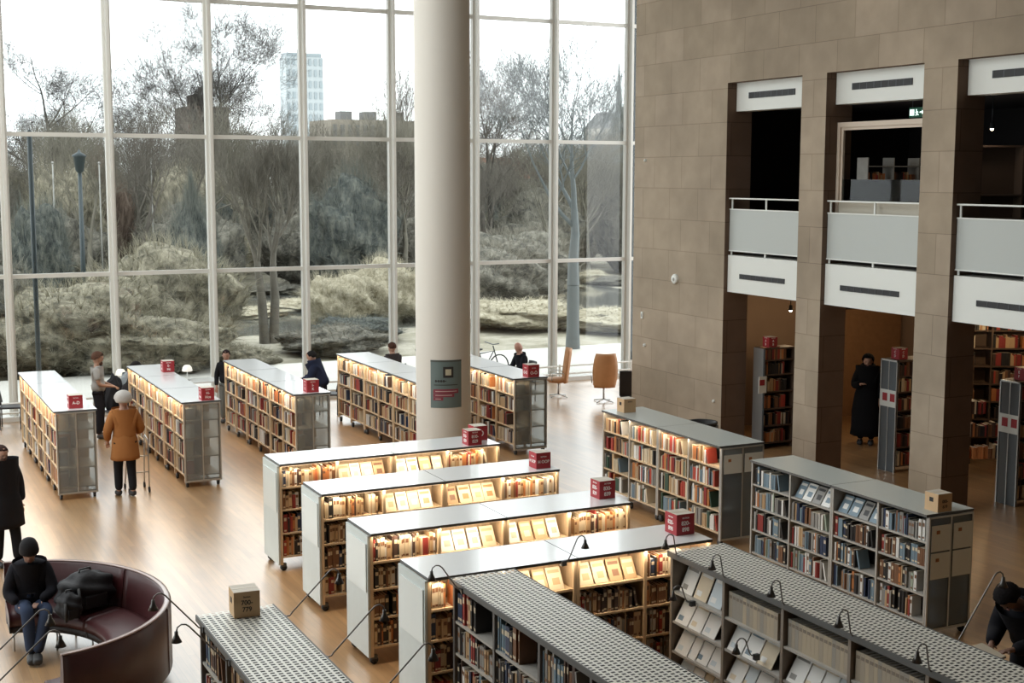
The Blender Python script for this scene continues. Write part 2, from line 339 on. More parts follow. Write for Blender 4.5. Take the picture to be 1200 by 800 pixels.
# ================================================================== shelving
TIERS = [.20, .515, .83, 1.13]; TOPH = 1.41
LEDM = mat('warm_lamp_diffuser', (.10,.08,.06), .5, emit=(1,.72,.45), es=.8)
BLOCK = []      # footprints used to tell what the camera can see
SHELF_SLOTS = []  # (matrix, length, free height, rack key, bay index, tier index, style)
def unit(name, label, group, loc, rz, nb=2, bay=.79, depth=.70, kind='lit', top=None, ends=(0,0), signs=None, post=None, key=None, casters=True, lightpow=14, facemid=False, tiers=TIERS, topz=1.45):
    """a double-sided shelving unit, front face at local y=0, running along local +x"""
    L = nb*bay+.02; r = empty(name, loc, rz); tag(r, label, 'bookshelf', group)
    post = post or BIRCH; TH = topz-.04; k0 = (kind,nb,bay,depth,topz)
    if kind == 'perf':
        def f(mb):
            # sheet metal top pierced with staggered slots
            nx, ny = int(L/.052), int((depth+.04)/.052); cx, cy = (L+.04)/nx, (depth+.04)/ny
            for i in range(nx):
                for j in range(ny):
                    x0,y0 = -.02+i*cx, -.02+j*cy; hx, hy = .0135, .0175; ox = cx/2+(.008 if j%2 else -.008)
                    vs = [(x0,y0,0),(x0+cx,y0,0),(x0+cx,y0+cy,0),(x0,y0+cy,0),(x0+ox-hx,y0+cy/2-hy,0),(x0+ox+hx,y0+cy/2-hy,0),(x0+ox+hx,y0+cy/2+hy,0),(x0+ox-hx,y0+cy/2+hy,0)]
                    mb.add(vs, [(0,1,5,4),(1,2,6,5),(2,3,7,6),(3,0,4,7)])
            mb.box(-.01,L+.01,-.01,depth+.01,-.030,-.022,2)  # dark sheet added below the slots, standing in for the shade inside
            mb.box(-.02,L+.02,-.03,-.018,-.05,.004,1).box(-.02,L+.02,depth+.018,depth+.03,-.05,.004,1)
        part('perforated_top', ('ptop',)+k0, f, [mat('perforated_metal', (.70,.69,.62), .40, .1), EDGE, BACKD], r, (0,0,topz))
    else:
        part('top_panel', ('top',)+k0+(top.name,), lambda mb: mb.box(0.002,L-.002,-.025,depth+.025,-.03,0,1,top=0), [top, EDGE], r, (0,0,topz))
    pw = {'lit':.034,'warm':.028,'grey':.028,'perf':.036}[kind]
    def up(mb):
        mb.box(-pw/2,pw/2,0,.035,.09,TH-.0).box(-pw/2,pw/2,depth-.035,depth,.09,TH).box(-.006,.006,.03,depth-.03,.12,TH-.02)
    def upo(mb): mb.box(-pw/2,pw/2,0,.035,.09,TH).box(-pw/2,pw/2,depth-.035,depth,.09,TH).box(-pw/2,pw/2,.03,depth-.03,.10,.13)
    for i in range(nb+1):
        oe = (i == 0 and ends[0] > 1) or (i == nb and ends[1] > 1)
        part('upright', ('upo' if oe else 'up',kind,depth,topz,post.name), upo if oe else up, post, r, (pw/2+i*(L-pw)/nb, 0, 0))
    iw = (L-pw*(nb+1))/nb
    bmat = BIRCH if kind in ('lit','warm') else BIRCHG
    def sh(mb): mb.box(0,iw,.01,depth-.01,-.022,0)
    for i in range(nb):
        for t in tiers: part('shelf', ('sh',kind,round(iw,3),depth), sh, bmat, r, (pw+i*(iw+pw), 0, t))
        part('back_panel', ('bp',kind,round(iw,3),depth,topz), lambda mb: mb.box(0,iw,-.008,.008,.2,TH-.01), bmat if kind == 'lit' else BACKD, r, (pw+i*(iw+pw), depth/2, 0))
    if casters:
        def cs(mb): mb.box(-.035,.035,-.022,.022,.055,.10,1).tube([(0,-.018,.045),(0,.018,.045)], .045, 12, 0)
        for x in (.05,L/2,L-.05):
            for y in (.05,depth-.05): part('caster', 'caster', cs, [RUBBER,STEEL], r, (x,y,0))
    else:
        for x in (.04,L-.04):
            for y in (.05,depth-.05): part('foot', 'foot', lambda mb: mb.box(-.02,.02,-.02,.02,0,.09), STEEL, r, (x,y,0))
    if kind in ('lit','warm'):
        s = part('light_strip', ('led',round(L,2)), lambda mb: mb.box(.04,L-.04,.0,.014,-.012,0), LEDM, r, (0,.012,topz-.030))
        area('shelf_light', (L/2,-.016,topz-.040), (radians(16),0,0), L-.08, .02, lightpow*L/1.6, (1,.80,.58), parent=r)
    for e,(side) in zip(ends[:2], (0,1)):
        x = -.028 if side == 0 else L+.004
        if e == 1:   # solid pale end panel with paper holder
            part('end_panel', ('ep',depth,topz), lambda mb: mb.box(0,.024,.0,depth,.09,topz-.03), PANELW, r, (x,0,0))
            part('sign_holder', ('shd',depth,topz), lambda mb: mb.box(-.012,-.002,.03,depth-.06,.80,1.33), mat('holder_sheet', (.62,.66,.63), .3, coat=.5), r, (x if side==0 else x+.038,0,0))
        if e in (2,3,4): # two frosted leaves in a metal frame
            fg = FROST if e == 2 else FROSTG
            part('end_frame', ('ef',depth,topz), lambda mb: mb.box(0,.02,0,.02,.09,topz-.03).box(0,.02,depth-.02,depth,.09,topz-.03).box(0,.02,.02,depth-.02,.09,.12).box(0,.02,.02,depth-.02,topz-.05,topz-.03).box(0,.02,depth/2-.01,depth/2+.01,.12,topz-.05), ALU, r, (x,0,0))
            for q in (0,1):
                part('frosted_leaf', ('fl',depth,topz,e), lambda mb: mb.box(.006,.012,0,depth/2-.03,.12,topz-.05), fg, r, (x,.02+q*(depth/2-.01),0))
            if e in (3,4):
                zs = [(1.05,1.32)] if e == 3 else [(1.02,1.32),(.70,1.0)]
                for z0,z1 in zs:
                    for q in (0,1):
                        pn = part('paper_sheet', ('psh',z0,depth), lambda mb: mb.box(0,.004,.03,depth/2-.02,z0,z1), SIGNW, r, (x+.022,.005+q*(depth/2-.005),0))
                        if not (z0 < .8 and q == 1): part('sheet_mark', ('pmk',z0), lambda mb: mb.box(0,.002,.10,.15,z1-.10,z1-.06), mat('sheet_orange', (.35,.14,.05)), pn, (.004,0,0))
    c, s = cos(rz), sin(rz); M = Matrix.Translation(loc) @ Matrix.Rotation(rz,4,'Z')
    xs = [(M @ Vector(p)) for p in ((0,0,0),(L,0,0),(L,depth,0),(0,depth,0))]
    BLOCK.append((min(p.x for p in xs)-.02, max(p.x for p in xs)+.02, min(p.y for p in xs)-.02, max(p.y for p in xs)+.02, topz, key))
    for i in range(nb):
        for ti,t in enumerate(tiers):
            h = (tiers[ti+1]-t-.03) if ti+1 < len(tiers) else (TH-t-.01)
            SHELF_SLOTS.append((M @ Matrix.Translation((pw+i*(iw+pw), .02, t)), iw, h, key, i, len(tiers)-1-ti, kind))
    return r
Q = radians(-90)
ORD = ['first','second','third','fourth','fifth','sixth','seventh']
# left group, five runs reaching towards the window, three units each
for gi,(x,nm) in enumerate(((2.90,'leftmost'),(4.93,'second from left'),(6.86,'third from left'),(9.28,'half hidden by the column'),(11.08,'just right of the column'))):
    for k in range(3):
        y = 27.10-k*1.61
        where = ['window end','middle','near end'][k]
        unit('shelving_unit', 'lit white-topped shelf unit on casters, %s of run %s' % (where, nm), 'lit shelf units by the window', (x,y,0), Q, depth=.62 if gi < 3 else .68, kind='lit', top=WHITE, ends=(0,2 if k == 2 else 0), key=('window run '+nm, k), lightpow=5)
# four lit rows running across
ROWS = [('fourth lit row from camera',4.97,16.90),('third lit row from camera',4.93,15.06),('second lit row from camera',4.83,13.13),('nearest lit row',4.76,11.39)]
for ri,(nm,x,y) in enumerate(ROWS):
    for k in range(2):
        unit('shelving_unit', 'warmly lit white-topped shelf unit, %s half of the %s' % (['left','right'][k], nm), 'lit shelf units in cross rows', (x+k*1.605,y,0), 0, depth=.68, kind='lit', top=WHITE, ends=(1 if k == 0 else 0,0), key=(nm,k), lightpow=7)
# right group by the stone wall
for k in range(2):
    unit('shelving_unit', 'grey-topped lit shelf unit on casters, %s of the pair beside stone wall' % ['far one','near one'][k], 'grey topped shelf units beside stone wall', (10.87,18.64-k*1.645,0), Q, bay=.81, depth=.72, kind='warm', top=GREYTOP, ends=(0,3 if k == 1 else 0), post=BIRCHG, key=('far grey-topped pair',k), lightpow=3.2)
for k in range(2):
    unit('shelving_unit', 'grey-topped unlit shelf unit, %s of the pair nearest the arcade' % ['far one','near one'][k], 'grey topped shelf units near the arcade', (10.72,14.44-k*1.645,0), Q, bay=.81, depth=.66, kind='grey', top=GREYTOP, ends=(0,4 if k == 1 else 0), post=BIRCHG, key=('near grey-topped pair',k), casters=True)
# perforated-top racks
PT = [.12,.43,.74,1.05]
unit('periodical_rack', 'long perforated metal topped magazine rack crossing the right foreground', 'perforated top racks', (7.32,11.17,0), Q, nb=7, bay=.90, depth=.63, kind='perf', post=POSTB, key=('periodical rack',0), casters=False, tiers=PT)
unit('book_rack', 'perforated metal topped book rack in the centre foreground, butting the nearest lit row', 'perforated top racks', (4.97,11.28,0), Q, nb=4, bay=.87, depth=.63, kind='perf', post=POSTD, key=('centre perforated rack',0), casters=False, tiers=PT)
unit('book_rack', 'perforated metal topped book rack under the brown cardboard box, beside the sofa', 'perforated top racks', (2.58,11.25,0), Q, nb=4, bay=.87, depth=.63, kind='perf', post=POSTD, key=('left perforated rack',0), casters=False, tiers=PT)
unit('book_rack', 'perforated metal topped rack just outside the lower left corner', 'perforated top racks', (.13,11.25,0), Q, nb=3, bay=.87, depth=.63, kind='perf', post=POSTB, key=('outside rack',0), casters=False, tiers=PT)
# arcade shelving (tall, beyond the pillars)
AT = [.12,.45,.78,1.11,1.44,1.72]
def frost_col(name, label, x, y, w, d):   # tall freestanding rack, frosted end facing -y... camera side
    r = empty(name, (x,y,0), radians(-90)); tag(r, label, 'bookshelf', 'tall shelf units beyond the pillars')
    MB().box(0,w,0,.02,.0,1.98).build('frosted_end', FROSTG, r)
    MB().box(0,.02,-.01,.03,0,2).box(w-.02,w,-.01,.03,0,2).box(0,w,-.01,.03,1.97,2.0).box(w/2-.008,w/2+.008,-.008,.02,0,1.97).build('end_frame', ALU, r)
    MB().box(.01,w-.01,-.016,-.006,1.16,1.46).build('sign_sheet', SIGNW, r)
    for q in (.08,.08+w/2-.02): MB().box(q,q+w*.28,-.02,-.015,1.26,1.40).build('red_mark', RED, r)
    return r
def tall_body(r, w, d, L, front):
    """shelves behind the end frame; they open towards +x (front=1)"""
    g = MB().box(0,.02,.02,L,.0,1.98) if front == 1 else MB()
    g.box(w/2-.01,w/2+.01,.03,L,.05,1.97); g.build('back_panel', mat('dark_oak', (.09,.055,.035), .6), r)
    for z in AT: MB().box(w/2,w,.03,L,z-.02,z).build('shelf', mat('dark_oak', (.09,.055,.035), .6), r)
    MB().box(0,w,0,L,1.97,2.0).build('top_panel', mat('dark_oak', (.09,.055,.035), .6), r)
    for q in (1,2): MB().box(w-.03,w,L*q/2-.03,L*q/2,0,1.97).build('upright', mat('dark_oak', (.09,.055,.035), .6), r)
WOODF = []
for nm,lab,x,y,w,L in (('shelving_unit','tall shelf unit with frosted end and white signs behind the middle pillar opening',16.45,18.42,.42,1.8),
                       ('shelving_unit','tall shelf unit with frosted end and white signs at the right edge',16.46,15.66,.42,1.8)):
    r = frost_col(nm,lab,x,y,w,.02); tall_body(r,w,.02,L,0)
    for q in (0,1):
        for j,t in enumerate(AT): SHELF_SLOTS.append((Matrix.Translation((x+.05+q*.88,y-w+.01,t)), .84, .27, ('arcade unit',0), q, j, 'dark'))
DOAK = MC['dark_oak']
def wall_shelf(name, label, x0, y0, L, H, rz, tiers, group, nb=2, depth=.3):
    r = empty(name, (x0,y0,0), rz); tag(r, label, 'bookshelf', group)
    for i in range(nb+1): MB().box(i*L/nb-.015,i*L/nb+.015,0,depth,0,H).build('upright', DOAK, r)
    MB().box(0,L,depth-.01,depth,0,H).build('back_panel', DOAK, r)
    for i in range(nb):
        for t in tiers: MB().box(i*L/nb+.015,(i+1)*L/nb-.015,.0,depth-.01,t-.025,t).build('shelf', DOAK, r)
    MB().box(0,L,0,depth,H,H+.03).build('top_panel', DOAK, r)
    M = Matrix.Translation((x0,y0,0)) @ Matrix.Rotation(rz,4,'Z')
    for i in range(nb):
        for j,t in enumerate(tiers): SHELF_SLOTS.append((M @ Matrix.Translation((i*L/nb+.02,.02,t)), L/nb-.04, .27, (name+label[:12],0), i, j, 'dark'))
    return r
r = wall_shelf('shelving_unit','tall dark bookshelf with silver side seen in the opening farthest from camera',15.62,20.72,.72,1.92,0,AT,'tall shelf units beyond the pillars',1)
MB().box(-.03,-.016,-.01,.3,0,1.94).build('metal_side', ALU, r)
MB().box(-.035,.0,-.03,-.012,.0,1.94).build('frosted_strip', FROSTG, r)
MB().box(-.15,.03,-.05,-.035,1.10,1.42).build('sign_sheet', SIGNW, r)
MB().box(-.13,-.02,-.056,-.05,1.25,1.36).build('red_mark', RED, r)
wall_shelf('tall_bookcase','dark bookcase full of warm-lit books in the right hand arcade opening',17.75,18.7,2.4,2.75,radians(-28),[.1+.33*k for k in range(8)],'wall bookcases in the arcade',2)
wall_shelf('tall_bookcase','dark narrow bookcase left of the black-clad figure',17.35,21.6,.62,1.95,0,AT,'wall bookcases in the arcade',1)
# wooden frame doorway piece behind figure
fr = empty('door_1', (18.9,22.85,0)); fr['kind'] = 'structure'
MB().box(0,.07,-.05,0,0,2.35).box(0,2.0,-.05,0,2.35,2.42).build('door_frame', mat('black_frame', (.015,.012,.01)), fr)
MB().box(.07,2.0,-.02,0,0,2.35).build('lit_wood_panel', mat('lit_wood', (.30,.17,.085), .6, vary=.1), fr)
# gallery furniture seen through upper openings
r = empty('shelving_unit', (17.2,19.8,GF)); tag(r, 'low gallery bookcase behind the white framed window', 'bookshelf')
for i in range(4): MB().box(i*.62-.012,i*.62+.012,0,.3,0,1.75).build('upright', BIRCHG, r)
for z in (.1,.48,.86,1.24,1.6):
    MB().box(0,1.86,0,.3,z-.02,z).build('shelf', BIRCHG, r)
M = Matrix.Translation((17.2,19.8,GF))
for i in range(3):
    for j,z in enumerate((.1,.48,.86,1.24)): SHELF_SLOTS.append((M @ Matrix.Translation((i*.62+.02,.02,z)), .58, .27, ('gallery',0), i, j, 'dark'))
r = wall_shelf('tall_bookcase','dark gallery bookcase with a few lit books in the right upper opening',16.9,17.4,2.6,1.9,radians(-20),[.3,.7,1.1],'gallery bookcases',2); r.location.z = GF
fr = empty('window_3', (WALLX+.25,15.97,GF)); fr['kind'] = 'structure'
g = MB().box(0,.10,2.20,2.27,.0,2.30).box(0,.10,.01,2.2,2.22,2.30).box(.03,.07,2.15,2.20,0,2.22).box(.03,.07,.01,2.15,2.17,2.22)
g.build('window_frame', mat('cream_frame', (.62,.52,.42), .5), fr)
MB().box(.04,.05,.02,2.15,.9,1.35).build('glass_pane', CLEAR, fr)
MB().box(.0,.03,.02,2.18,.0,.97).build('cream_panel', mat('cream_panel_paint', (.48,.44,.36), .6), fr)
ex = empty('exit_sign', (15.95,17.05,6.17)); tag(ex, 'small lit emergency exit sign under the gallery ceiling', 'sign')
MB().box(0,.04,0,.36,0,.16).build('sign_box', mat('exit_green', (.02,.10,.06), .4, emit=(.10,.35,.22), es=.08), ex)
MB().tube([(.02,.06,.15),(.02,.06,UB+.152-6.17)], .006, 6).tube([(.02,.30,.15),(.02,.30,UB+.152-6.17)], .006, 6).build('hanging_rod', STEEL, ex)
wm = mat('exit_white', (.8,.9,.85), emit=(.75,1,.9), es=1.3)
MB().box(-.004,0,.24,.34,.03,.13).build('door_symbol', wm, ex)
g = MB().ball((-.003,.19,.12), (.003,.014,.014), 8); g.tube([(-.002,.18,.10),(-.002,.175,.065),(-.002,.14,.035)],.009,5).tube([(-.002,.175,.065),(-.002,.20,.03)],.009,5).tube([(-.002,.21,.075),(-.002,.18,.10),(-.002,.145,.08)],.007,5); g.build('running_figure', wm, ex)
MB().box(-.004,0,.03,.06,.05,.11).box(-.004,0,.02,.11,.07,.09).build('arrow', wm, ex)
# orange chair in gallery and brown panel
def tub_chair(loc, rz, label):
    r = empty('lounge_chair', loc, rz); tag(r, label, 'chair'); om = mat('gallery_orange_fabric', (.30,.10,.045), .8)
    MB().box(-.28,.28,-.26,.26,.36,.46).build('seat', om, r, bevel=.03)
    MB().box(-.28,.28,.22,.30,.46,1.0).build('backrest', om, r, bevel=.03)
    for x in (-.24,.24):
        for y in (-.22,.24): MB().tube([(x,y,0),(x,y,.37)],.015,8).build('leg', STEEL, r)
tub_chair((15.95,18.55,GF), radians(120), 'brown chair behind the gallery rail in opening farthest from camera')
tub_chair((16.5,14.9,GF), radians(150), 'orange chair behind the gallery rail at the right edge')
# small lamps in arcade and gallery
def spot(loc, r_, pw, label, col=(1,.72,.42)):
    o = empty('spotlight', loc); tag(o, label, 'lamp', 'ceiling spotlights beyond the pillars')
    MB().lathe([(.0,.10),(.03,.10),(.045,0)], n=14).build('shade', STEEL, o)
    MB().ball((0,0,0),r_,10).build('bulb', mat('bulb_warm', (1,.8,.6), emit=(1,.75,.5), es=12), o)
    MB().tube([(0,0,.08),(0,0,(3.25 if loc[2] < 3.3 else UB+.15)-loc[2]+.002)], .008, 6).build('rod', STEEL, o)
    l = bpy.data.lights.new('bulb_light','POINT'); l.energy = pw; l.color = col; l.shadow_soft_size = .06
    q = bpy.data.objects.new('bulb_light', l); COL.objects.link(q); q.parent = o; q.location = (0,0,-.08)
spot((16.9,21.6,2.55),.035,12,'small warm spotlight above the bookcase in opening farthest from camera')
spot((18.3,20.9,2.62),.035,16,'small warm spotlight above the black-clad figure')
spot((19.0,20.2,2.55),.04,22,'small warm spotlight left of the frosted middle unit')
spot((18.3,17.3,2.75),.035,20,'small warm spotlight over the right hand arcade bookcase')
spot((17.2,15.2,2.9),.035,12,'small warm spotlight at the right edge of the arcade')
spot((17.4,17.0,6.0),.03,2.5,'tiny cool spotlight high in right upper opening',(1,.85,.7))
spot((17.9,18.9,6.0),.03,3,'tiny spotlight behind the white framed upper window',(1,.85,.7))

# ------------------------------------------------------------------ camera visibility test used when choosing which books are individuals
ORG = Vector((0,0,EYE))
def to_px(p):
    v = Vector(p)-ORG; d = v.dot(_f)
    return (600+FPX*v.dot(_r2)/d, 400-FPX*v.dot(_u2)/d, d) if d > .1 else (-999,-999,d)
def hidden(p, own):
    d = Vector(p)-ORG
    for (x0,x1,y0,y1,z1,key) in BLOCK:
        if key == own: continue
        t0, t1 = 0, .995
        for a,lo,hi in ((0,x0,x1),(1,y0,y1),(2,.1,z1)):
            if abs(d[a]) < 1e-9:
                if not lo < ORG[a] < hi: t0 = 2
                continue
            q0,q1 = (lo-ORG[a])/d[a], (hi-ORG[a])/d[a]
            if q0 > q1: q0,q1 = q1,q0
            t0 = max(t0,q0); t1 = min(t1,q1)
        if t0 < t1: return True
    return False
# ------------------------------------------------------------------ books
PAGES = mat('paper_pages', (.62,.55,.43), .8)
CN = {'cream':(.66,.56,.40),'white':(.76,.75,.71),'tan':(.50,.34,.19),'orange':(.52,.20,.07),'dark red':(.26,.035,.03),'brown':(.19,.09,.045),'black':(.02,.018,.018),
      'navy blue':(.03,.045,.09),'grey blue':(.17,.24,.29),'grey':(.26,.25,.23),'dark green':(.04,.08,.055),'pale green':(.36,.42,.33),'red':(.42,.06,.04),'dark brown':(.07,.04,.03)}
CN['pale blue'] = (.56,.62,.64)
CM = {k: mat('cover_'+k.replace(' ','_'), v, .5) for k,v in CN.items()}
CK = list(CN)
PAL = {'lit':  ['cream']*6+['white']*4+['tan']*5+['orange']*2+['dark red']*3+['brown']*4+['black']*5+['navy blue']*2+['grey']*2+['dark brown']*4+['red'],
       'warm': ['cream']*5+['white']*4+['red']*4+['orange']*2+['tan']*3+['grey']*3+['black']*3+['grey blue']*3+['dark red']*2+['dark green']+['brown']*2,
       'grey': ['grey']*7+['white']*4+['grey blue']*5+['navy blue']*2+['black']*9+['dark red']*3+['tan']*3+['orange']+['pale green']*2+['brown']*3,
       'perf': ['grey']*4+['black']*6+['white']*2+['grey blue']*3+['brown']*4+['dark red']*2+['tan']*3+['dark brown']*4+['navy blue']*3,
       'dark': ['tan']*4+['orange']*4+['dark red']*3+['brown']*4+['black']*6+['cream']*3+['red']*2+['dark brown']*6}
def book_geo(col):
    """unit hardback: x = thickness, y = depth (spine at y=0), z = height"""
    k = 'book_'+col
    if k not in CACHE:
        mb = MB(); mb.box(0,.10,0,1,0,1).box(.90,1,0,1,0,1).box(.10,.90,0,.05,0,1)
        mb.box(.10,.90,.05,.95,.02,.97,1)
        mb.box(.12,.88,-.012,0,.66,.84,2).box(.12,.88,-.012,0,.08,.16,2)
        band = CM['cream'] if col in ('black','navy blue','dark red','brown','dark green','dark brown','red','grey blue') else CM['brown']
        CACHE[k] = mb.mesh('book', [CM[col], PAGES, band])
    return CACHE[k]
cand = []   # (score, matrix(with scale), colour, slot info, order)
ORDN = lambda n: ['first','second','third','fourth','fifth','sixth','seventh','eighth','ninth','tenth','eleventh','twelfth','thirteenth','fourteenth','fifteenth','sixteenth','seventeenth','eighteenth','nineteenth','twentieth','twenty-first','twenty-second','twenty-third','twenty-fourth','twenty-fifth','twenty-sixth','twenty-seventh','twenty-eighth','twenty-ninth','thirtieth','thirty-first','thirty-second','thirty-third','thirty-fourth','thirty-fifth','thirty-sixth','thirty-seventh','thirty-eighth','thirty-ninth','fortieth'][n]
TIERN = ['top shelf','second shelf','third shelf','bottom shelf','fifth shelf','sixth shelf','seventh shelf','lowest shelf']
DISP = []   # face-out slots
JOUR = []
for si,(M,L,h,key,bi,ti,kind) in enumerate(SHELF_SLOTS):
    rr = random.Random(1000+si)
    if key[0] == 'outside rack': continue
    if key[0] == 'periodical rack':
        JOUR.append((M,L,h,key,bi,ti)); continue
    if kind == 'lit' and ti == 0 and 'row' in key[0] and (key[1]*2+bi) in (1,2):
        DISP.append((M,L,h,key,bi,ti)); continue
    if key[0] == 'near grey-topped pair' and ti == 0 and (key[1],bi) in ((0,1),(1,0)):
        DISP.append((M,L,h,key,bi,ti)); continue
    x = rr.uniform(0,.03); fillto = L*rr.choice([.55,.7,.82,.9,.97,.99] if kind == 'lit' else [.5,.6,.7,.8,.9,.97]) if kind != 'dark' else L*rr.uniform(.6,.98); n = 0
    runc = None; hh = h*rr.uniform(.74,.9)
    lit_top = kind in ('lit','warm') and ti == 0
    while x < fillto:
        if rr.random() < .62 or runc is None: runc = rr.choice(PAL[kind]); hh = h*rr.uniform(.66,.93)
        if lit_top and rr.random() < .5: runc = rr.choice(['cream','white','tan','cream','orange'])
        t = rr.choice([.016,.02,.024,.03,.036,.044]); d = rr.uniform(.13,.19)
        if x+t > L: break
        lean = 0
        if rr.random() < .03: x += rr.uniform(.02,.08)
        if x+t > L: break
        y0 = rr.uniform(0,.025)
        Bm = M @ Matrix.Translation((x,y0,0)) @ Matrix.Diagonal((t*.96,d,hh,1))
        cand.append([0,Bm,runc,key,bi,ti,n,kind,(t,d,hh)]); n += 1; x += t
    # leaning last book
    if x < L-.09 and kind != 'dark' and x > .1 and rr.random() < .6:
        t, hh, a = .024, h*.78, radians(rr.uniform(9,16))
        Bm = M @ Matrix.Translation((x+.004+sin(a)*hh,.01,0)) @ Matrix.Rotation(-a,4,'Y') @ Matrix.Diagonal((t,.16,hh,1))
        if x+sin(a)*hh+t+.01 < L: cand.append([0,Bm,rr.choice(PAL[kind]),key,bi,ti,n,kind,(t,.16,hh)])
for c in cand:
    p = c[1] @ Vector((.5,0,.6)); X,Y,D = to_px(p)
    if not (3 < X < 1197 and 3 < Y < 797): c[0] = 0; continue
    if c[7] == 'dark': c[0] = 0; continue
    if hidden(p - Vector((0,0,0)) + (ORG-p).normalized()*.03, c[3]) : c[0] = 0; continue
    # other blocks of the same key never hide the face
    t,d,hh = c[8]; fx = c[1].to_3x3() @ Vector((1,0,0)); fx.normalize(); view = (p-ORG).normalized()
    c[0] = t*hh*abs(view.cross(fx).length)/D**2
cand.sort(key=lambda c: -c[0])
NIND = 296
KSHORT = {'fourth lit row from camera':'fourth lit row','third lit row from camera':'third lit row','second lit row from camera':'second lit row','nearest lit row':'nearest lit row',
          'far grey-topped pair':'far grey-topped pair','near grey-topped pair':'near grey-topped pair','centre perforated rack':'centre perforated rack','left perforated rack':'left perforated rack'}
BAYN = ['leftmost bay','second bay','third bay','fourth bay','fifth bay','sixth bay']
def book_obj(Bm, col, name='book'):
    o = bpy.data.objects.new(name, book_geo(col)); COL.objects.link(o); o.matrix_world = Bm; return o
for c in cand[:NIND]:
    if c[0] <= 0: break
    sc,Bm,col,key,bi,ti,n,kind,dim = c
    o = book_obj(Bm, col)
    bay = key[1]*2+bi if kind != 'perf' else bi
    tag(o, '%s book, %s from left on %s, %s of %s' % (col, ORDN(n), TIERN[ti], BAYN[bay], KSHORT.get(key[0], key[0])), 'book', 'books on the open shelves')
rest = {}
mbs = MB()
for c in cand[NIND:]:
    mi = CK.index(c[2]); Bm = c[1]
    o_ = len(mbs.v); mbs.box(0,1,0,1,0,1,mi,Bm,top=len(CK))
o = mbs.build('books', [CM[k] for k in CK]+[PAGES]); tag(o, 'all the smaller and half hidden books filling the remaining shelves', 'books', None, 'stuff')
# face-out display books leaning on the top shelves
COV2 = [('cream','tan'),('white','grey blue'),('orange','cream'),('tan','red'),('white','black'),('pale green','white'),('cream','dark red'),('white','orange')]
def cover_obj(M, w, h, cols, name='display_book', thick=.02):
    k = ('cov',cols,name)
    if k not in CACHE:
        mb = MB(); mb.box(0,1,0,.12,0,1).box(0,1,.88,1,0,1).box(0,.03,.12,.88,0,1).box(.03,.97,.12,.88,.02,.98,1)
        (mb.box(.10,.90,-.02,0,.80,.90,2).box(.12,.50,-.02,0,.12,.30,2) if name == 'magazine' else mb.box(.10,.90,-.02,0,.74,.88,2).box(.30,.80,-.02,0,.22,.52,2))
        CACHE[k] = mb.mesh(name, [CM[cols[0]], PAGES, CM[cols[1]]])
    o = bpy.data.objects.new(name, CACHE[k]); COL.objects.link(o); o.matrix_world = M @ Matrix.Diagonal((w,thick,h,1)); return o
for si,(M,L,h,key,bi,ti) in enumerate(DISP):
    rr = random.Random(77+si); x = .03; n = 0; r0 = 'row' in key[0]
    while True:
        w = rr.uniform(.13,.17)
        if x+w > L-.02: break
        cols = rr.choice([('cream','tan'),('white','cream'),('tan','cream'),('cream','white'),('white','tan'),('cream','tan'),('cream','orange'),('white','pale green'),('tan','brown')]) if r0 else rr.choice([('grey blue','white'),('white','grey blue'),('grey','black'),('pale green','grey')])
        a = radians(-32)
        o = cover_obj(M @ Matrix.Translation((x,.03,.002)) @ Matrix.Rotation(a,4,'X'), w, h*.86, cols)
        tag(o, '%s display book, %s from left, top shelf, %s, %s' % (cols[0], ORDN(n), BAYN[key[1]*2+bi], KSHORT[key[0]]), 'book', 'books displayed face out')
        x += w+rr.uniform(.006,.03); n += 1
# magazines and journal volumes of the periodical rack
JV = {c: mat('journal_'+c.replace(' ','_'), v, .7) for c,v in (('beige',(.40,.34,.26)),('grey beige',(.34,.31,.26)),('pale tan',(.47,.39,.28)))}
def jour_geo(c):
    k = 'jour'+c
    if k not in CACHE:
        mb = MB(); mb.box(0,.06,0,1,0,1).box(.94,1,0,1,0,1).box(.06,.94,0,.03,0,1).box(.06,.94,.03,.97,.0,.98,1).box(.15,.85,-.01,0,.75,.86,2)
        CACHE[k] = mb.mesh('journal_volume', [JV[c], mat('grey_pages', (.30,.27,.23), .9), mat('journal_label', (.24,.20,.155), .8)])
    return CACHE[k]
MAGC = [('white','cream'),('white','grey'),('pale blue','white'),('white','pale blue'),('cream','white'),('pale blue','cream'),('white','grey blue')]
for si,(M,L,h,key,bi,ti) in enumerate(JOUR):
    rr = random.Random(400+si)
    if bi > 4: continue
    if ti == 0 and bi >= 1:
        x = .02; n = 0
        while x < L*(.84 if bi == 1 else .93):
            t = rr.uniform(.046,.06); c = rr.choice(list(JV))
            o = bpy.data.objects.new('journal_volume', jour_geo(c)); COL.objects.link(o)
            o.matrix_world = M @ Matrix.Translation((x,.02,0)) @ Matrix.Diagonal((t*.97,.24,h*.72,1))
            tag(o, '%s bound journal volume, %s from left on top shelf, %s of periodical rack' % (c, ORDN(n), BAYN[bi]), 'book', 'bound journals on the periodical rack')
            x += t; n += 1
    else:
        x = .03; n = 0; top = ti == 0
        while True:
            w = .215
            if x+w > L-.01: break
            cols = rr.choice(MAGC)
            if top: Mm = M @ Matrix.Translation((x,.05,.003)) @ Matrix.Rotation(radians(-24),4,'X'); st = w+.03
            else: Mm = M @ Matrix.Translation((x,.0+.012*(n%7),.003)) @ Matrix.Rotation(radians(-30),4,'X'); st = rr.choice([.13,.15,.18,.217])
            o = cover_obj(Mm, w, min(h*.98,.29), cols, 'magazine', .008)
            tag(o, '%s magazine, %s from left on %s, %s of periodical rack' % (cols[0], ORDN(n), TIERN[ti], BAYN[bi]), 'magazine', 'magazines on the periodical rack')
            x += st; n += 1

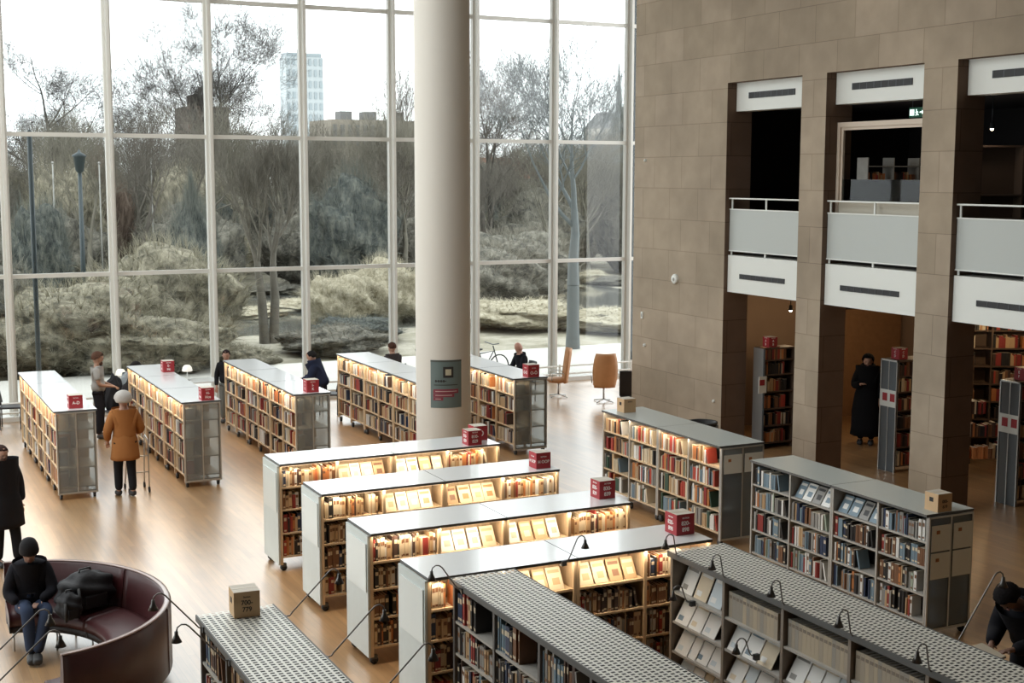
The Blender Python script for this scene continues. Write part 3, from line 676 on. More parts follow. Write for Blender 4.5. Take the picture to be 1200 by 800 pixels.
# ------------------------------------------------------------------ shelf-top boxes
def box_sign(x, y, z, rz, label, lines, red=True, s=.215, num=None):
    r = empty('box_sign', (x,y,z), rz); tag(r, label, 'box', 'section boxes on top of shelves')
    m0, tp = (RED, CARDT) if red else (CARD, CARDT)
    MB().box(-s/2,s/2,-s/2,s/2,0,s,0,top=1).build('box', [m0, tp], r, bevel=.003)
    MB().box(-s/2-.001,s/2+.001,-.012,.012,s,s+.0015).build('tape', mat('packing_tape', (.50,.42,.30), .3), r)
    ink = WINK if red else INK
    for k,(side_rot,dx,dy) in enumerate(((0,0,-1),(radians(-90),-1,0))):
        loc = (dx*(s/2+.0015), dy*(s/2+.0015))
        for j,(t,size,zz) in enumerate(lines):
            if k == 1 and not red: continue
            text('lettering', t, size, ink, r, (loc[0],loc[1],zz), (radians(90),0,side_rot), squash=.95)
    if not red: MB().box(-s/2-.002,-s/2,-.03,.03,.11,.16).build('hand_hole', INK, r)
    return r
BL = lambda a,b,c=None: [('SECTION',.022,.182),(a,.062,.125)]+([(b,.062,.058)] if b else [])
T = 1.45
box_sign(3.25,22.56,T,0,'small red box sign on the near end of leftmost lit run',[('SECTION',.022,.17),('A-D',.07,.09)],s=.215)
box_sign(5.48,26.00,T,0,'red box sign on the far part of second lit run',BL('E-','Hc'),s=.215)
box_sign(5.36,22.42,T,0,'red box sign on the near end of second lit run',BL('H-','Hce'),s=.215)
box_sign(7.21,22.48,T,0,'red box sign on the near end of third lit run',BL('I-','K'),s=.22)
box_sign(11.50,22.42,T,0,'red box sign beside the seated man, right of column',[('SECTION',.022,.17),('O-Ö',.08,.08)],s=.235)
box_sign(7.80,17.02,T,0,'front one of two overlapping red boxes on fourth lit row',BL('810-','829'),s=.21)
box_sign(8.02,17.30,T,0,'rear one of two overlapping red boxes on fourth lit row',[('O',.12,.10)],s=.21)
box_sign(7.96,15.26,T,0,'red box sign at right end of third lit row',[('SECTION',.022,.155),('H OOP',.055,.09)],s=.21)
box_sign(7.87,13.48,T,0,'red box sign at right end of second lit row',BL('830-','839'),s=.215)
box_sign(7.80,11.74,T,0,'red box sign at right end of nearest lit row',BL('820-','898'),s=.225)
box_sign(11.14,18.36,T,0,'brown cardboard box on far end of grey-topped shelf beside stone wall',[('SECTION',.02,.17)],False,s=.22)
box_sign(10.98,11.28,T,0,'brown cardboard box on near end of unlit grey-topped shelf',[('000-',.05,.12),('619',.05,.06)],False,s=.21)
box_sign(2.94,11.12,T+.005,radians(-4),'brown cardboard box reading 700-779 on the left perforated rack',[('Section',.022,.178),('700-',.058,.128),('779',.058,.068)],False,s=.225)
box_sign(15.85,20.86,1.95,0,'red box sign on the bookcase in opening farthest from camera',BL('A','B'),s=.2)
box_sign(16.66,18.20,2.0,0,'red box sign on the frosted unit in the middle arcade opening',BL('C','D'),s=.2)
box_sign(16.72,15.44,2.0,0,'red box sign on the frosted unit at the right edge',BL('E','F'),s=.2)

# ------------------------------------------------------------------ gooseneck lamps
SHADE = mat('lamp_shade_metal', (.09,.085,.08), .3, .7)
def gooseneck(loc, rz, label, reach=.42, rise=.36, arm=None):
    arm = arm or STEEL
    r = empty('gooseneck_lamp', loc, rz); tag(r, label, 'lamp', 'gooseneck lamps clamped to shelf tops')
    MB().box(-.035,.02,-.02,.02,-.045,.008).build('clamp', STEEL, r)
    p = [(0,0,0),(.05,0,.005),(.07,0,.03)]
    e = (reach-.10, 0, rise-.02)
    p += [(.07+(e[0]-.07)*t, 0, .03+(e[2]-.03)*t) for t in (.3,.6,.9,1)]
    p += [(reach-.075,0,rise),(reach-.04,0,rise+.005),(reach-.01,0,rise-.015),(reach,0,rise-.05)]
    MB().tube(p, .0065, 8).build('arm', mat('lamp_arm', (.20,.19,.18), .35, .7), r)
    h = MB().lathe([(.0,0),(.014,0),(.016,-.03),(.022,-.04),(.042,-.085),(.040,-.085),(.018,-.04)], (reach,0,rise-.045), 16); h.build('lamp_shade', SHADE, r)
    MB().ball((reach,0,rise-.118), .018, 8).build('bulb', mat('bulb_dim', (.9,.85,.8), .2, emit=(1,.85,.7), es=.9), r)
    return r
for y,l in ((10.98,'far end'),(10.12,'second along')):
    gooseneck((2.56,y,T-.02), radians(180), 'gooseneck lamp on left side of the left perforated rack, %s' % l, .42, .34)
for y,l in ((10.95,'far end'),(9.85,'second along')):
    gooseneck((3.24,y,T-.02), 0, 'gooseneck lamp on right side of the left perforated rack, %s' % l, .5, .36)
gooseneck((3.24,8.85,T-.02), 0, 'gooseneck lamp reaching up from bottom edge before the nearest lit row', .5, .36)
gooseneck((4.95,11.0,T-.02), radians(172), 'gooseneck lamp over left end of the nearest lit row', .30, .24)
gooseneck((6.20,11.36,T-.01), radians(8), 'gooseneck lamp over middle of the nearest lit row', .26, .22)
for y,l in ((11.0,'farthest, over the white row top'),(10.2,'second from far end'),(9.3,'third from far end'),(8.4,'fourth from far end'),(7.5,'nearest to camera')):
    gooseneck((7.34,y,T-.01), radians(186), 'gooseneck lamp on front edge of periodical rack, %s' % l, .21, .24)
for y,z,l in ((10.75,1.05,'upper left bay'),(9.7,.85,'second bay'),(8.75,.6,'third bay')):
    gooseneck((7.30,y,z), radians(180), 'small lamp hanging before the magazines of periodical rack, %s' % l, .22, .18)
gooseneck((7.97,7.95,T-.02), 0, 'gooseneck lamp behind periodical rack in front of bowed reader', .52, .52)
for y,l in ((10.9,'upper'),(10.35,'lower')):
    gooseneck((.80,y,T-.02), 0, 'gooseneck lamp reaching in front of the sofa, %s of two' % l, .52, .36)

# ================================================================== sofa
LEATHER = mat('burgundy_leather', (.045,.008,.009), .45, vary=.15, scale=5, coat=.12)
LEATHO = mat('burgundy_leather_outer', (.06,.012,.010), .42, vary=.1, scale=3)
RIMHI = mat('rim_highlight', (.30,.20,.17), .3, coat=.5)  # pale strip on the back rim, its highlight put into the colour
SX, SY = 1.38, 14.12
sf = empty('curved_sofa', (SX,SY,0)); tag(sf, 'curved burgundy leather sofa with high back in lower left corner', 'sofa')
RXs, RYs = 1.52, 1.72
def swept(mb, prof, a0, a1, n=40, mi=0, cap=True):
    """prof: list of (radial offset inward, z) swept round the ellipse"""
    k = len(prof); vs = []
    for j in range(n+1):
        a = a0+(a1-a0)*j/n
        for ro,z in prof: vs.append(((RXs-ro)*cos(a), (RYs-ro)*sin(a), z))
    fs = [(j*k+i, j*k+(i+1)%k, (j+1)*k+(i+1)%k, (j+1)*k+i) for j in range(n) for i in range(k)]
    if cap: fs += [tuple(range(k)), tuple(n*k+i for i in range(k))[::-1]]
    mb.add(vs, fs, mi, False); 
    for q in range(len(fs)): mb.sm[-1-q] = q >= (2 if cap else 0)
    return mb
A0, A1 = radians(-82), radians(88)
for k in range(3):
    b0 = A0+(A1-A0)*k/3+.004; b1 = A0+(A1-A0)*(k+1)/3-.004
    swept(MB(), [(0,.18),(.0,.84),(.02,.86),(.055,.86),(.075,.84),(.13,.43),(.13,.18)], b0, b1, 18).build('backrest', [LEATHER], sf)
    swept(MB(), [(.12,.30),(.12,.43),(.20,.445),(.58,.445),(.645,.42),(.66,.36),(.64,.30)], b0, b1, 18).build('seat_cushion', [LEATHER], sf)
    swept(MB(), [(.10,.22),(.10,.30),(.62,.30),(.62,.22)], b0, b1, 18).build('seat_frame', [mat('sofa_underside', (.015,.01,.01))], sf)
swept(MB(), [(.012,.858),(.012,.868),(.064,.868),(.064,.858)], A0, A1, 50).build('rim_highlight', [RIMHI], sf)
for k in range(7):
    a = A0+.05+(A1-A0-.1)*k/6
    for ro in (.08,.56): x,y = (RXs-ro)*cos(a),(RYs-ro)*sin(a); MB().tube([(x,y,0),(x,y,.24)], .011, 8).build('leg', ALU, sf)
# bags on the sofa
def bag(loc, rz, name, label, w, d, h, cat='bag'):
    r = empty(name, loc, rz); tag(r, label, cat)
    bm = bmesh.new(); bmesh.ops.create_icosphere(bm, subdivisions=4, radius=1)
    q = random.Random(len(label))
    for v in bm.verts:
        c = v.co; n = .05*sin(c.x*6+1)*cos(c.y*5)+.04*sin(c.z*9+c.x*4)
        sgn = lambda t,p: math.copysign(abs(t)**p, t)
        v.co = Vector((sgn(c.x,.85)*w/2, sgn(c.y,.85)*d/2, sgn(c.z,.9)*h/2))*(1+2*n) ; v.co.z += h/2
        v.co.z = max(0, v.co.z)
    me = bpy.data.meshes.new(name); bm.to_mesh(me); bm.free(); me.materials.append(mat('bag_fabric', (.006,.006,.008), .7, bump=.3, scale=20))
    for p in me.polygons: p.use_smooth = True
    o = bpy.data.objects.new('bag_body', me); COL.objects.link(o); o.parent = r
    MB().tube([(-w*.12,0,h*.96),(-w*.10,0,h*1.1),(w*.10,0,h*1.1),(w*.12,0,h*.96)], .012, 6).build('handle', RUBBER, r)
    MB().tube([(-w*.3,-d*.45,h*.75),(-w*.33,-d*.6,h*.45),(-w*.3,-d*.5,h*.08)], .016, 6).build('strap', RUBBER, r)
    MB().box(-w*.2,w*.22,-d*.53,-d*.44,h*.15,h*.5).build('pocket', MC['bag_fabric'], r, bevel=.02)
    return r
bag((2.20,15.02,.445), radians(25), 'backpack', 'large black backpack lying on the curved sofa', .66,.38,.42)
bag((1.98,14.72,.445), radians(10), 'shoulder_bag', 'smaller black bag between the seated man and the backpack', .26,.26,.30)

# ================================================================== people
SKIN = mat('skin', (.42,.24,.17), .55); 
def skin_mesh(name, verts, edges, radii, mats, root=0, sub=2, parent=None, flat=None):
    bm = bmesh.new(); lay = bm.verts.layers.skin.verify()
    vs = [bm.verts.new(v) for v in verts]
    for v,r in zip(vs,radii): v[lay].radius = r if isinstance(r,tuple) else (r,r)
    vs[root][lay].use_root = True
    for a,b in edges: bm.edges.new((vs[a],vs[b]))
    me = bpy.data.meshes.new(name); bm.to_mesh(me); bm.free()
    for m in (mats if isinstance(mats,list) else [mats]): me.materials.append(m)
    o = bpy.data.objects.new(name, me); COL.objects.link(o)
    s = o.modifiers.new('skin','SKIN'); s.use_smooth_shade = True; s.branch_smoothing = .3
    u = o.modifiers.new('sub','SUBSURF'); u.levels = sub; u.render_levels = sub
    if parent: o.parent = parent
    return o
def person(label, loc, rz, J, top, legs, hair, shoes=(.03,.03,.03), skin=None, coat=0, hairlen=0, hat=None, beard=False, group=None, scale=1, sleeves=True, bald=False, topname='jacket', name='person', puffy=0, hood=False, hips=1):
    """J: joints. Faces local -Y."""
    V = {k: Vector(v) for k,v in J.items()}
    r = empty('person', loc, rz); r.scale = (scale,)*3; tag(r, label, 'person', group)
    sk = skin or SKIN; tm = mat('cloth_%s' % label[:12].replace(' ','_')+str(len(MC)), top, .9, spec=.2, bump=.25, scale=14); lm = mat('trousers_%d' % len(MC), legs, .9, spec=.2)
    # continuous body
    vv, ee, rr = [], [], []
    def a(p, rad, link=None):
        vv.append(tuple(p)); rr.append(rad); i = len(vv)-1
        if link is not None: ee.append((link,i))
        return i
    pel = a(V['pel'], (.11,.10)); wa = a(V['waist'], (.135,.105), pel); ch = a(V['chest'], (.155,.11), wa)
    uc = a(V['chest']*.35+V['neck']*.65, (.10,.075), ch); nk = a(V['neck'], .066, uc); hd = V['head']; hv = (hd-V['neck']).normalized()
    fwd = V.get('face', Vector((0,-1,0))).normalized(); side = fwd.cross(hv).normalized()
    h0 = a(V['neck']*.45+hd*.55-hv*.02, .070, nk); h1 = a(hd, (.075,.08), h0); a(hd+hv*.06, (.07,.08), h1)
    a(hd+fwd*.112-hv*.005, .014, h1)   # nose
    for s in (-1,1):
        S_ = 'L' if s < 0 else 'R'
        sh = a(V['sh'+S_], .055, uc); el = a(V['el'+S_], .043, sh); wr = a(V['wr'+S_], .027, el)
        hdv = V.get('hand'+S_, V['wr'+S_]-V['el'+S_]).normalized()
        pn = V.get('palm'+S_, Vector((0,0,1))); ax = hdv.cross(pn)
        if ax.length < .1: ax = hdv.cross(Vector((1,0,0)))
        ax.normalize(); up_ = ax.cross(hdv).normalized()
        pm = a(V['wr'+S_]+hdv*.05, (.034,.02), wr)
        for k,(o_,ln) in enumerate(((-.028,.062),(-.010,.074),(.010,.068),(.028,.052))):
            b0 = V['wr'+S_]+hdv*.085+ax*o_; kn = a(b0, .0095, pm); t1 = a(b0+hdv*ln*.55-up_*.012, .0085, kn); a(b0+hdv*ln*.85-up_*.036, .0075, t1)
        tb = V['wr'+S_]+hdv*.03-ax*.034; t0 = a(tb, .011, pm); a(tb-ax*.022+hdv*.03-up_*.012, .009, t0)
        hp = a(V['hip'+S_], .088, pel); kn = a(V['kn'+S_], .057, hp); an = a(V['an'+S_], .040, kn)
        toe = V['an'+S_]+V.get('toe'+S_, Vector((0,-.16,-.05))); a(toe, (.038,.03), an)
    base = Matrix((( *side, 0),( *(-fwd), 0),( *hv, 0),(0,0,0,1))).transposed(); base.translation = hd
    tmp = skin_mesh('body', vv, ee, rr, [sk], 0, 1)
    dg = bpy.context.evaluated_depsgraph_get(); me = bpy.data.meshes.new_from_object(tmp.evaluated_get(dg)); bpy.data.objects.remove(tmp)
    mb = MB().add([v.co.copy() for v in me.vertices], [tuple(p.vertices) for p in me.polygons], 0, True)
    mb.ball((0,.0,.030), (.079,.098,.118), 24, 0, base).ball((0,-.024,-.045), (.056,.062,.058), 20, 0, base)
    body = mb.build('body', [sk], r); rm = body.modifiers.new('skin_surface','REMESH'); rm.mode = 'VOXEL'; rm.voxel_size = .0075; rm.use_smooth_shade = True
    # garment over torso and arms
    g = puffy; vv2 = [tuple(V['pel']-(V['chest']-V['pel']).normalized()*.03), tuple(V['pel']*.4+V['chest']*.6), tuple(V['chest']), tuple(V['chest']*.35+V['neck']*.65), tuple(V['neck']+(V['head']-V['neck'])*.18)]; rr2 = [(.19+g*.8,.16+g*.8),(.18+g*.8,.14+g*.8),(.19+g,.14+g),(.14+g*.5,.11+g*.5),(.092+g*.4,.092+g*.4)]; vv2 = vv2[:1]+vv2[2:]; rr2 = rr2[:1]+rr2[2:]; ee2 = [(0,1),(1,2),(2,3)]
    for S_ in 'LR':
        i = len(vv2); e = V['wr'+S_] if sleeves else V['el'+S_]*.75+V['sh'+S_]*.25
        if sleeves: vv2 += [tuple(V['sh'+S_]), tuple(V['el'+S_]), tuple(V['wr'+S_]*.95+V['el'+S_]*.05)]; rr2 += [.085+g*.6,.066+g*.6,.046+g*.4]; ee2 += [(2,i),(i,i+1),(i+1,i+2)]
        else: vv2 += [tuple(V['sh'+S_]), tuple(e)]; rr2 += [.086,.07]; ee2 += [(2,i),(i,i+1)]
    skin_mesh(topname, vv2, ee2, rr2, [tm], 1, 2, r)
    if coat:
        pc = V['pel']; n_ = 22; vs = []; pf = [(.15+g,.12),(.175+g,.03),(.19*hips+g,-coat*.4),(.20*hips+g,-coat*.8),(.205*hips+g,-coat),(.18*hips+g,-coat-.005)]
        for rr_2,z in pf:
            for q in range(n_): an = 2*pi*q/n_; wv = 1+.035*sin(an*5+z*9); vs.append((pc.x+rr_2*cos(an)*wv, pc.y+rr_2*.80*sin(an)*wv, pc.z+z))
        o = MB().add(vs, [(i*n_+q, i*n_+(q+1)%n_, (i+1)*n_+(q+1)%n_, (i+1)*n_+q) for i in range(len(pf)-1) for q in range(n_)], 0, True).build('coat_skirt', tm, r)
    # trousers
    vv3 = [tuple(V['pel'])]; rr3 = [(.105,.10)]; ee3 = []
    for S_ in 'LR':
        i = len(vv3); vv3 += [tuple(V['hip'+S_]), tuple(V['kn'+S_]), tuple(V['an'+S_]*1.0)]; rr3 += [.108,.080,.066]; ee3 += [(0,i),(i,i+1),(i+1,i+2)]
    skin_mesh('trousers', vv3, ee3, rr3, [lm], 0, 2, r)
    for S_ in 'LR':
        an = V['an'+S_]; d = Vector(V.get('toe'+S_, Vector((0,-.16,-.05))))
        skin_mesh('shoe', [tuple(an-d*.22+Vector((0,0,-.03))), tuple(an+d*.35+Vector((0,0,-.02))), tuple(an+d*1.02)], [(0,1),(1,2)], [(.062,.062),(.064,.055),(.055,.042)], [mat('shoe_%.2f' % shoes[0], shoes, .6)], 0, 2, r)
    # head details
    base = Matrix((( *side, 0),( *(-fwd), 0),( *hv, 0),(0,0,0,1))).transposed(); base.translation = hd
    hm = mat('hair_%.2f_%.2f' % (hair[0],hair[2]), hair, .9, spec=.1, bump=.6, scale=60)
    for s in (-1,1):
        MB().ball((s*.030,-.090,.03), (.011,.007,.008), 8).build('eye', mat('eye_dark', (.03,.02,.02), .3), r).matrix_local = base
        MB().ball((s*.080,.0,.015), (.010,.018,.028), 8).build('ear', sk, r).matrix_local = base
    MB().ball((0,-.088,-.045), (.024,.008,.007), 8).build('mouth', mat('lips', (.30,.12,.10), .5), r).matrix_local = base
    if not bald and not hat:
        mh = MB(); n = 20; h = 12; prof = []
        vs = []
        for i in range(h+1):
            t = pi*.5*i/h*1.25
            for j in range(n):
                an = 2*pi*j/n; back = max(0, sin(an)); 
                tt = min(t, radians(62) if sin(an) < -.35 else (radians(88) if sin(an) < .1 else radians(125)))
                rx, ry, rz_ = (.094,.116,.108) if not hairlen else ((.115,.125,.12) if hairlen != .04 else (.145,.15,.135))
                wob = 1+.05*sin(an*5+i)*cos(i*1.3)
                x,y,z = rx*sin(tt)*cos(an)*wob, (ry*sin(tt)*sin(an)+.012)*wob, .055+rz_*cos(tt)
                if hairlen and tt > radians(80): z -= hairlen*(tt-radians(80))*back
                vs.append((x,y,z))
        mh.add(vs, [((i+1)*n+j,(i+1)*n+(j+1)%n,i*n+(j+1)%n,i*n+j) for i in range(h) for j in range(n)], 0, True)
        o = mh.build('hair', hm, r); o.matrix_local = base
        so = o.modifiers.new('thick','SOLIDIFY'); so.thickness = .012
    if beard: MB().ball((0,-.055,-.065), (.058,.045,.05), 12).build('beard', hm, r).matrix_local = base
    if hat:
        MB().lathe([(.002,.205),(.04,.195),(.078,.165),(.102,.11),(.110,.055),(.110,.02),(.104,.02)], n=20).build('knitted_hat', mat('hat_wool', hat, .95), r).matrix_local = base @ Matrix.Translation((0,.012,0))
    if hood: MB().lathe([(.09,-.10),(.135,-.08),(.14,-.02),(.11,.0)], n=20).build('hood', tm, r).matrix_local = base @ Matrix.Translation((0,.03,-.03))
    return r
def stand(**k):
    J = dict(pel=(0,0,.93), waist=(0,0,1.06), chest=(0,.01,1.28), neck=(0,.02,1.45), head=(0,-.005,1.57),
             shL=(-.165,.01,1.385), elL=(-.235,.03,1.11), wrL=(-.235,-.06,.87), shR=(.165,.01,1.385), elR=(.235,.03,1.11), wrR=(.235,-.06,.87),
             hipL=(-.085,0,.88), knL=(-.095,-.02,.49), anL=(-.10,.02,.085), hipR=(.085,0,.88), knR=(.095,-.02,.49), anR=(.10,.02,.085))
    J.update(k); return {a:Vector(b) for a,b in J.items()}
def sit(seat=.45, lean=0, **k):
    z = seat+.10
    J = dict(pel=(0,0,z), waist=(0,-.02-lean*.3,z+.14), chest=(0,-.03-lean,z+.36), neck=(0,-.04-lean*1.5,z+.52), head=(0,-.055-lean*1.7,z+.63),
             shL=(-.165,-.03-lean*1.2,z+.45), elL=(-.22,-.14-lean,z+.19), wrL=(-.12,-.34-lean,z+.17), shR=(.165,-.03-lean*1.2,z+.45), elR=(.22,-.14-lean,z+.19), wrR=(.12,-.34-lean,z+.17),
             hipL=(-.09,-.04,z-.01), knL=(-.11,-.44,z-.02), anL=(-.11,-.44,.085), hipR=(.09,-.04,z-.01), knR=(.11,-.44,z-.02), anR=(.11,-.44,.085))
    J.update(k); return {a:Vector(b) for a,b in J.items()}
# woman in orange coat walking away, with a wheeled walking aid
person('person in an orange-brown jacket walking away between two lit runs', (3.93,22.08,0), radians(178), stand(anR=(.10,-.10,.085), knR=(.10,-.10,.49), anL=(-.10,.08,.10), elL=(-.27,-.02,1.10), wrL=(-.25,-.24,1.02), elR=(.27,.02,1.10), wrR=(.25,-.12,.92)),
       (.29,.12,.038), (.012,.012,.014), (.42,.40,.37), coat=.30, hairlen=.04, puffy=.025, topname='jacket', hips=1.0, skin=SKIN)
wk = empty('walking_frame', (4.17,22.35,0)); tag(wk, 'thin grey walking frame beside the person in orange-brown jacket', 'walking aid')
for x in (-.16,.16):
    MB().tube([(x*.8,-.02,.95),(x,-.12,.88),(x,-.12,.05)], .011, 8).build('front_leg', ALU, wk)
    MB().tube([(x*.8,.02,.93),(x,.28,.05)], .011, 8).build('rear_leg', ALU, wk)
for z in (.35,.62): MB().tube([(-.16,-.12,z),(.16,-.12,z)], .009, 8).build('crossbar', ALU, wk)
for x in (-.16,.16):
    for y in (-.12,.28): MB().tube([(x-.012,y,.05),(x+.012,y,.05)], .05, 12).build('wheel', RUBBER, wk)
# bearded man standing by the window
person('standing bearded person in a grey T-shirt with bare arms, by the window', (4.40,27.35,0), radians(72), stand(elL=(-.21,-.04,1.10), wrL=(-.10,-.28,1.05), elR=(.21,-.04,1.10), wrR=(.10,-.26,1.03)),
       (.36,.35,.33), (.015,.015,.02), (.09,.045,.03), beard=True, sleeves=False, hairlen=.01, topname='shirt', skin=mat('skin_tan', (.36,.20,.13), .55))
# seated person in grey top
person('seated person with black ponytail and grey top, head bowed by window', (5.05,28.35,0), radians(60), sit(.5, .06, head=(0,-.26,1.22), face=Vector((0,-.8,-.6))),
       (.30,.33,.34), (.02,.02,.03), (.02,.018,.018), hairlen=.12, topname='sweater')
person('seated person with short dark hair showing above fourth run, beside column', (11.25,28.85,0), radians(190), sit(.5,.02), (.05,.04,.04), (.03,.03,.04), (.07,.035,.025), topname='sweater')
person('bald seated person in black sweater facing left, right of column', (14.05,27.75,0), radians(-88), sit(.5,.05, wrL=(-.14,-.42,.80), wrR=(.14,-.44,.80)), (.012,.013,.018), (.05,.05,.06), (.5,.45,.4), bald=True, topname='sweater', skin=mat('skin_pink', (.50,.27,.20), .5))
person('person in navy padded coat bending over chair, left of fourth run', (9.30,28.1,0), radians(-118), sit(.5,.12), (.018,.024,.05), (.015,.015,.02), (.02,.018,.02), puffy=.055, hood=True, topname='padded_coat')
person('person in black jacket and grey trousers half hidden behind third run', (7.12,27.95,0), radians(-20), stand(), (.012,.012,.014), (.16,.17,.16), (.03,.02,.02), topname='jacket', scale=.9)
person('person in long black coat cut off by the left edge', (1.74,18.80,0), radians(25), stand(anR=(.10,-.16,.085), knR=(.10,-.12,.49)), (.012,.011,.013), (.012,.012,.014), (.05,.03,.025), puffy=.085, coat=.36, topname='padded_coat', scale=.95)
person('person covered head to foot in black, standing beyond middle pillar opening', (17.75,20.25,0), radians(-45), stand(elL=(-.22,-.05,1.12), wrL=(-.10,-.22,1.18)), (.004,.004,.005), (.004,.004,.005), (.004,.004,.005), puffy=.06, coat=.75, hood=True, hairlen=.2, hips=1.12, topname='long_coat', scale=1.03)
# man with beanie on the sofa
person('seated person in black beanie, black jacket and blue jeans on curved sofa', (1.66,15.30,0), radians(-6), sit(.43,.03, head=(0,-.13,1.165), face=Vector((0,-.9,-.38)), elL=(-.25,-.12,.70), wrL=(-.15,-.30,.64), elR=(.25,-.12,.70), wrR=(.10,-.33,.66),
       knL=(-.05,-.46,.60), anL=(-.02,-.52,.10), knR=(.16,-.44,.56), anR=(.04,-.56,.11)), (.012,.012,.016), (.035,.05,.09), (.02,.02,.02), hat=(.012,.012,.014), puffy=.02, topname='jacket', skin=mat('skin_shade', (.34,.20,.15), .55), scale=.95)
ph = MB().box(-.04,.04,-.075,.075,0,.01).build('mobile_phone', mat('phone_black', (.01,.01,.012), .15)); ph.location = (1.62,14.95,.70); ph.rotation_euler = (radians(-30),0,0); tag(ph, 'dark phone held by the seated person in black beanie', 'phone')
# reader at the right edge
person('person with short black hair and black jacket reading, bottom right corner', (9.55,8.60,0), radians(-80), stand(pel=(0,.06,.93), waist=(0,.03,1.06), chest=(0,-.09,1.25), neck=(0,-.22,1.38), head=(0,-.35,1.45), face=Vector((0,-.62,-.78)), shL=(-.18,-.10,1.33), shR=(.18,-.10,1.33), elL=(-.24,-.16,1.06), wrL=(-.10,-.44,1.02), elR=(.24,-.16,1.06), wrR=(.10,-.44,1.02)),
       (.008,.008,.011), (.012,.012,.016), (.012,.010,.010), puffy=.035, topname='jacket', skin=mat('skin_brown', (.20,.11,.075), .5), hairlen=.01)
bk = MB().box(-.13,-.005,-.09,.09,0,.012).box(.005,.13,-.09,.09,0,.012).box(-.125,.125,-.085,.085,.012,.02,1).build('open_book', [CM['navy blue'], PAGES]); bk.location = (8.93,8.50,1.00); bk.rotation_euler = (0,radians(12),radians(-80)); tag(bk, 'open book held by the reader in the bottom right corner', 'book')

# ================================================================== chairs, tables, small things by the window
TAN = mat('tan_leather', (.50,.25,.11), .5, vary=.06, scale=6)
def lounge(loc, rz, label):
    r = empty('lounge_chair', loc, rz); tag(r, label, 'chair', 'tan high-back chairs by the window')
    n = 12; vs = []
    # tall curved shell: front face -Y
    for j in range(n+1):
        t = j/n; z = .36+.80*t; w_ = .25*(.86+.5*sin(pi*min(1,t*.95+.05))*.5) if t < .8 else .25*(1.02-.9*(t-.8))
        for i in range(9):
            s = (i-4)/4; vs.append((s*w_, .16+.10*t-.10*(s*s), z))
    fs = [(j*9+i, j*9+i+1, (j+1)*9+i+1, (j+1)*9+i) for j in range(n) for i in range(8)]
    o = MB().add(vs, fs, 0, True).build('backrest', TAN, r); q = o.modifiers.new('t','SOLIDIFY'); q.thickness = .035
    MB().lathe([(0,.36),(.20,.36),(.25,.40),(.25,.43),(.22,.46),(0,.465)], (0,-.06,0), 20).build('seat', TAN, r)
    for x in (-.27,.27):
        MB().tube([(x*.8,.12,.52),(x,.05,.60),(x,-.2,.60),(x*.9,-.22,.42)], .012, 8).build('armrest', ALU, r)
    MB().tube([(0,-.03,.37),(0,-.03,.06)], .022, 10).build('pedestal', ALU, r)
    for k in range(4):
        a = pi/4+k*pi/2; MB().tube([(0,-.03,.07),(.27*cos(a),-.03+.27*sin(a),.02)], .014, 8).build('foot', ALU, r)
lounge((15.05,27.85,0), radians(-112), 'tan high-back chair in side view by the window, farther of two')
lounge((15.62,26.75,0), radians(160), 'tan high-back chair seen from behind, nearer the stone wall')
def black_chair(loc, rz, label, coat=False):
    r = empty('black_chair', loc, rz); tag(r, label, 'chair', 'black chairs by the window')
    bc = mat('chair_black', (.015,.015,.017), .5)
    MB().box(-.22,.22,-.22,.20,.43,.47).build('seat', bc, r, bevel=.015)
    n = 8; vs = []
    for j in range(n+1):
        t = j/n
        for i in range(7): s = (i-3)/3; vs.append((s*(.22-.05*t*t), .20+.07*t-.04*s*s, .52+.40*t))
    o = MB().add(vs, [(j*7+i,j*7+i+1,(j+1)*7+i+1,(j+1)*7+i) for j in range(n) for i in range(6)],0,True).build('backrest', bc, r); q = o.modifiers.new('t','SOLIDIFY'); q.thickness = .02
    for x in (-.2,.2):
        MB().tube([(x,.19,0),(x,.19,.46),(x,.23,.62)], .012, 8).build('leg', bc, r)
        MB().tube([(x,-.2,0),(x,-.2,.45)], .012, 8).build('leg', bc, r)
black_chair((2.93,29.25,0), radians(80), 'black chair standing alone at the left edge by the window')
black_chair((5.08,28.40,0), radians(60), 'black chair under the seated person with black ponytail')
black_chair((9.42,28.02,0), radians(-118), 'black chair under the navy padded coat')
black_chair((11.25,28.85,0), radians(190), 'black chair behind fourth run, mostly hidden')
black_chair((14.05,27.75,0), radians(-88), 'black chair under the bald seated person')
def coat_hung(loc, rz, label, w=.5, h=.9, z0=.45):
    bm = bmesh.new(); bmesh.ops.create_icosphere(bm, subdivisions=4, radius=1)
    for v in bm.verts:
        c = v.co.copy(); n = 1+.07*sin(c.x*9+c.z*3)+.05*sin(c.y*11+c.z*7)
        v.co = Vector((c.x*w/2*(1-.25*c.z), c.y*.15, c.z*h/2))*n
    me = bpy.data.meshes.new('hanging_coat'); bm.to_mesh(me); bm.free(); me.materials.append(BLACK)
    for p in me.polygons: p.use_smooth = True
    o = bpy.data.objects.new('hanging_coat', me); COL.objects.link(o); o.location = (loc[0],loc[1],z0+h/2); o.rotation_euler = (0,0,rz); tag(o, label, 'coat', None)
black_chair((5.02,27.55,0), radians(180), 'black chair carrying a black coat beside second run')
coat_hung((5.02,27.35,0), radians(0), 'black coat hanging over a chair back beside second run', .46, .95, .2)
black_chair((4.82,27.75,0), radians(20), 'black chair between bearded and ponytailed persons')
coat_hung((4.80,27.92,0), radians(20), 'dark coat over a chair between bearded and ponytailed persons', .42, .85, .32)
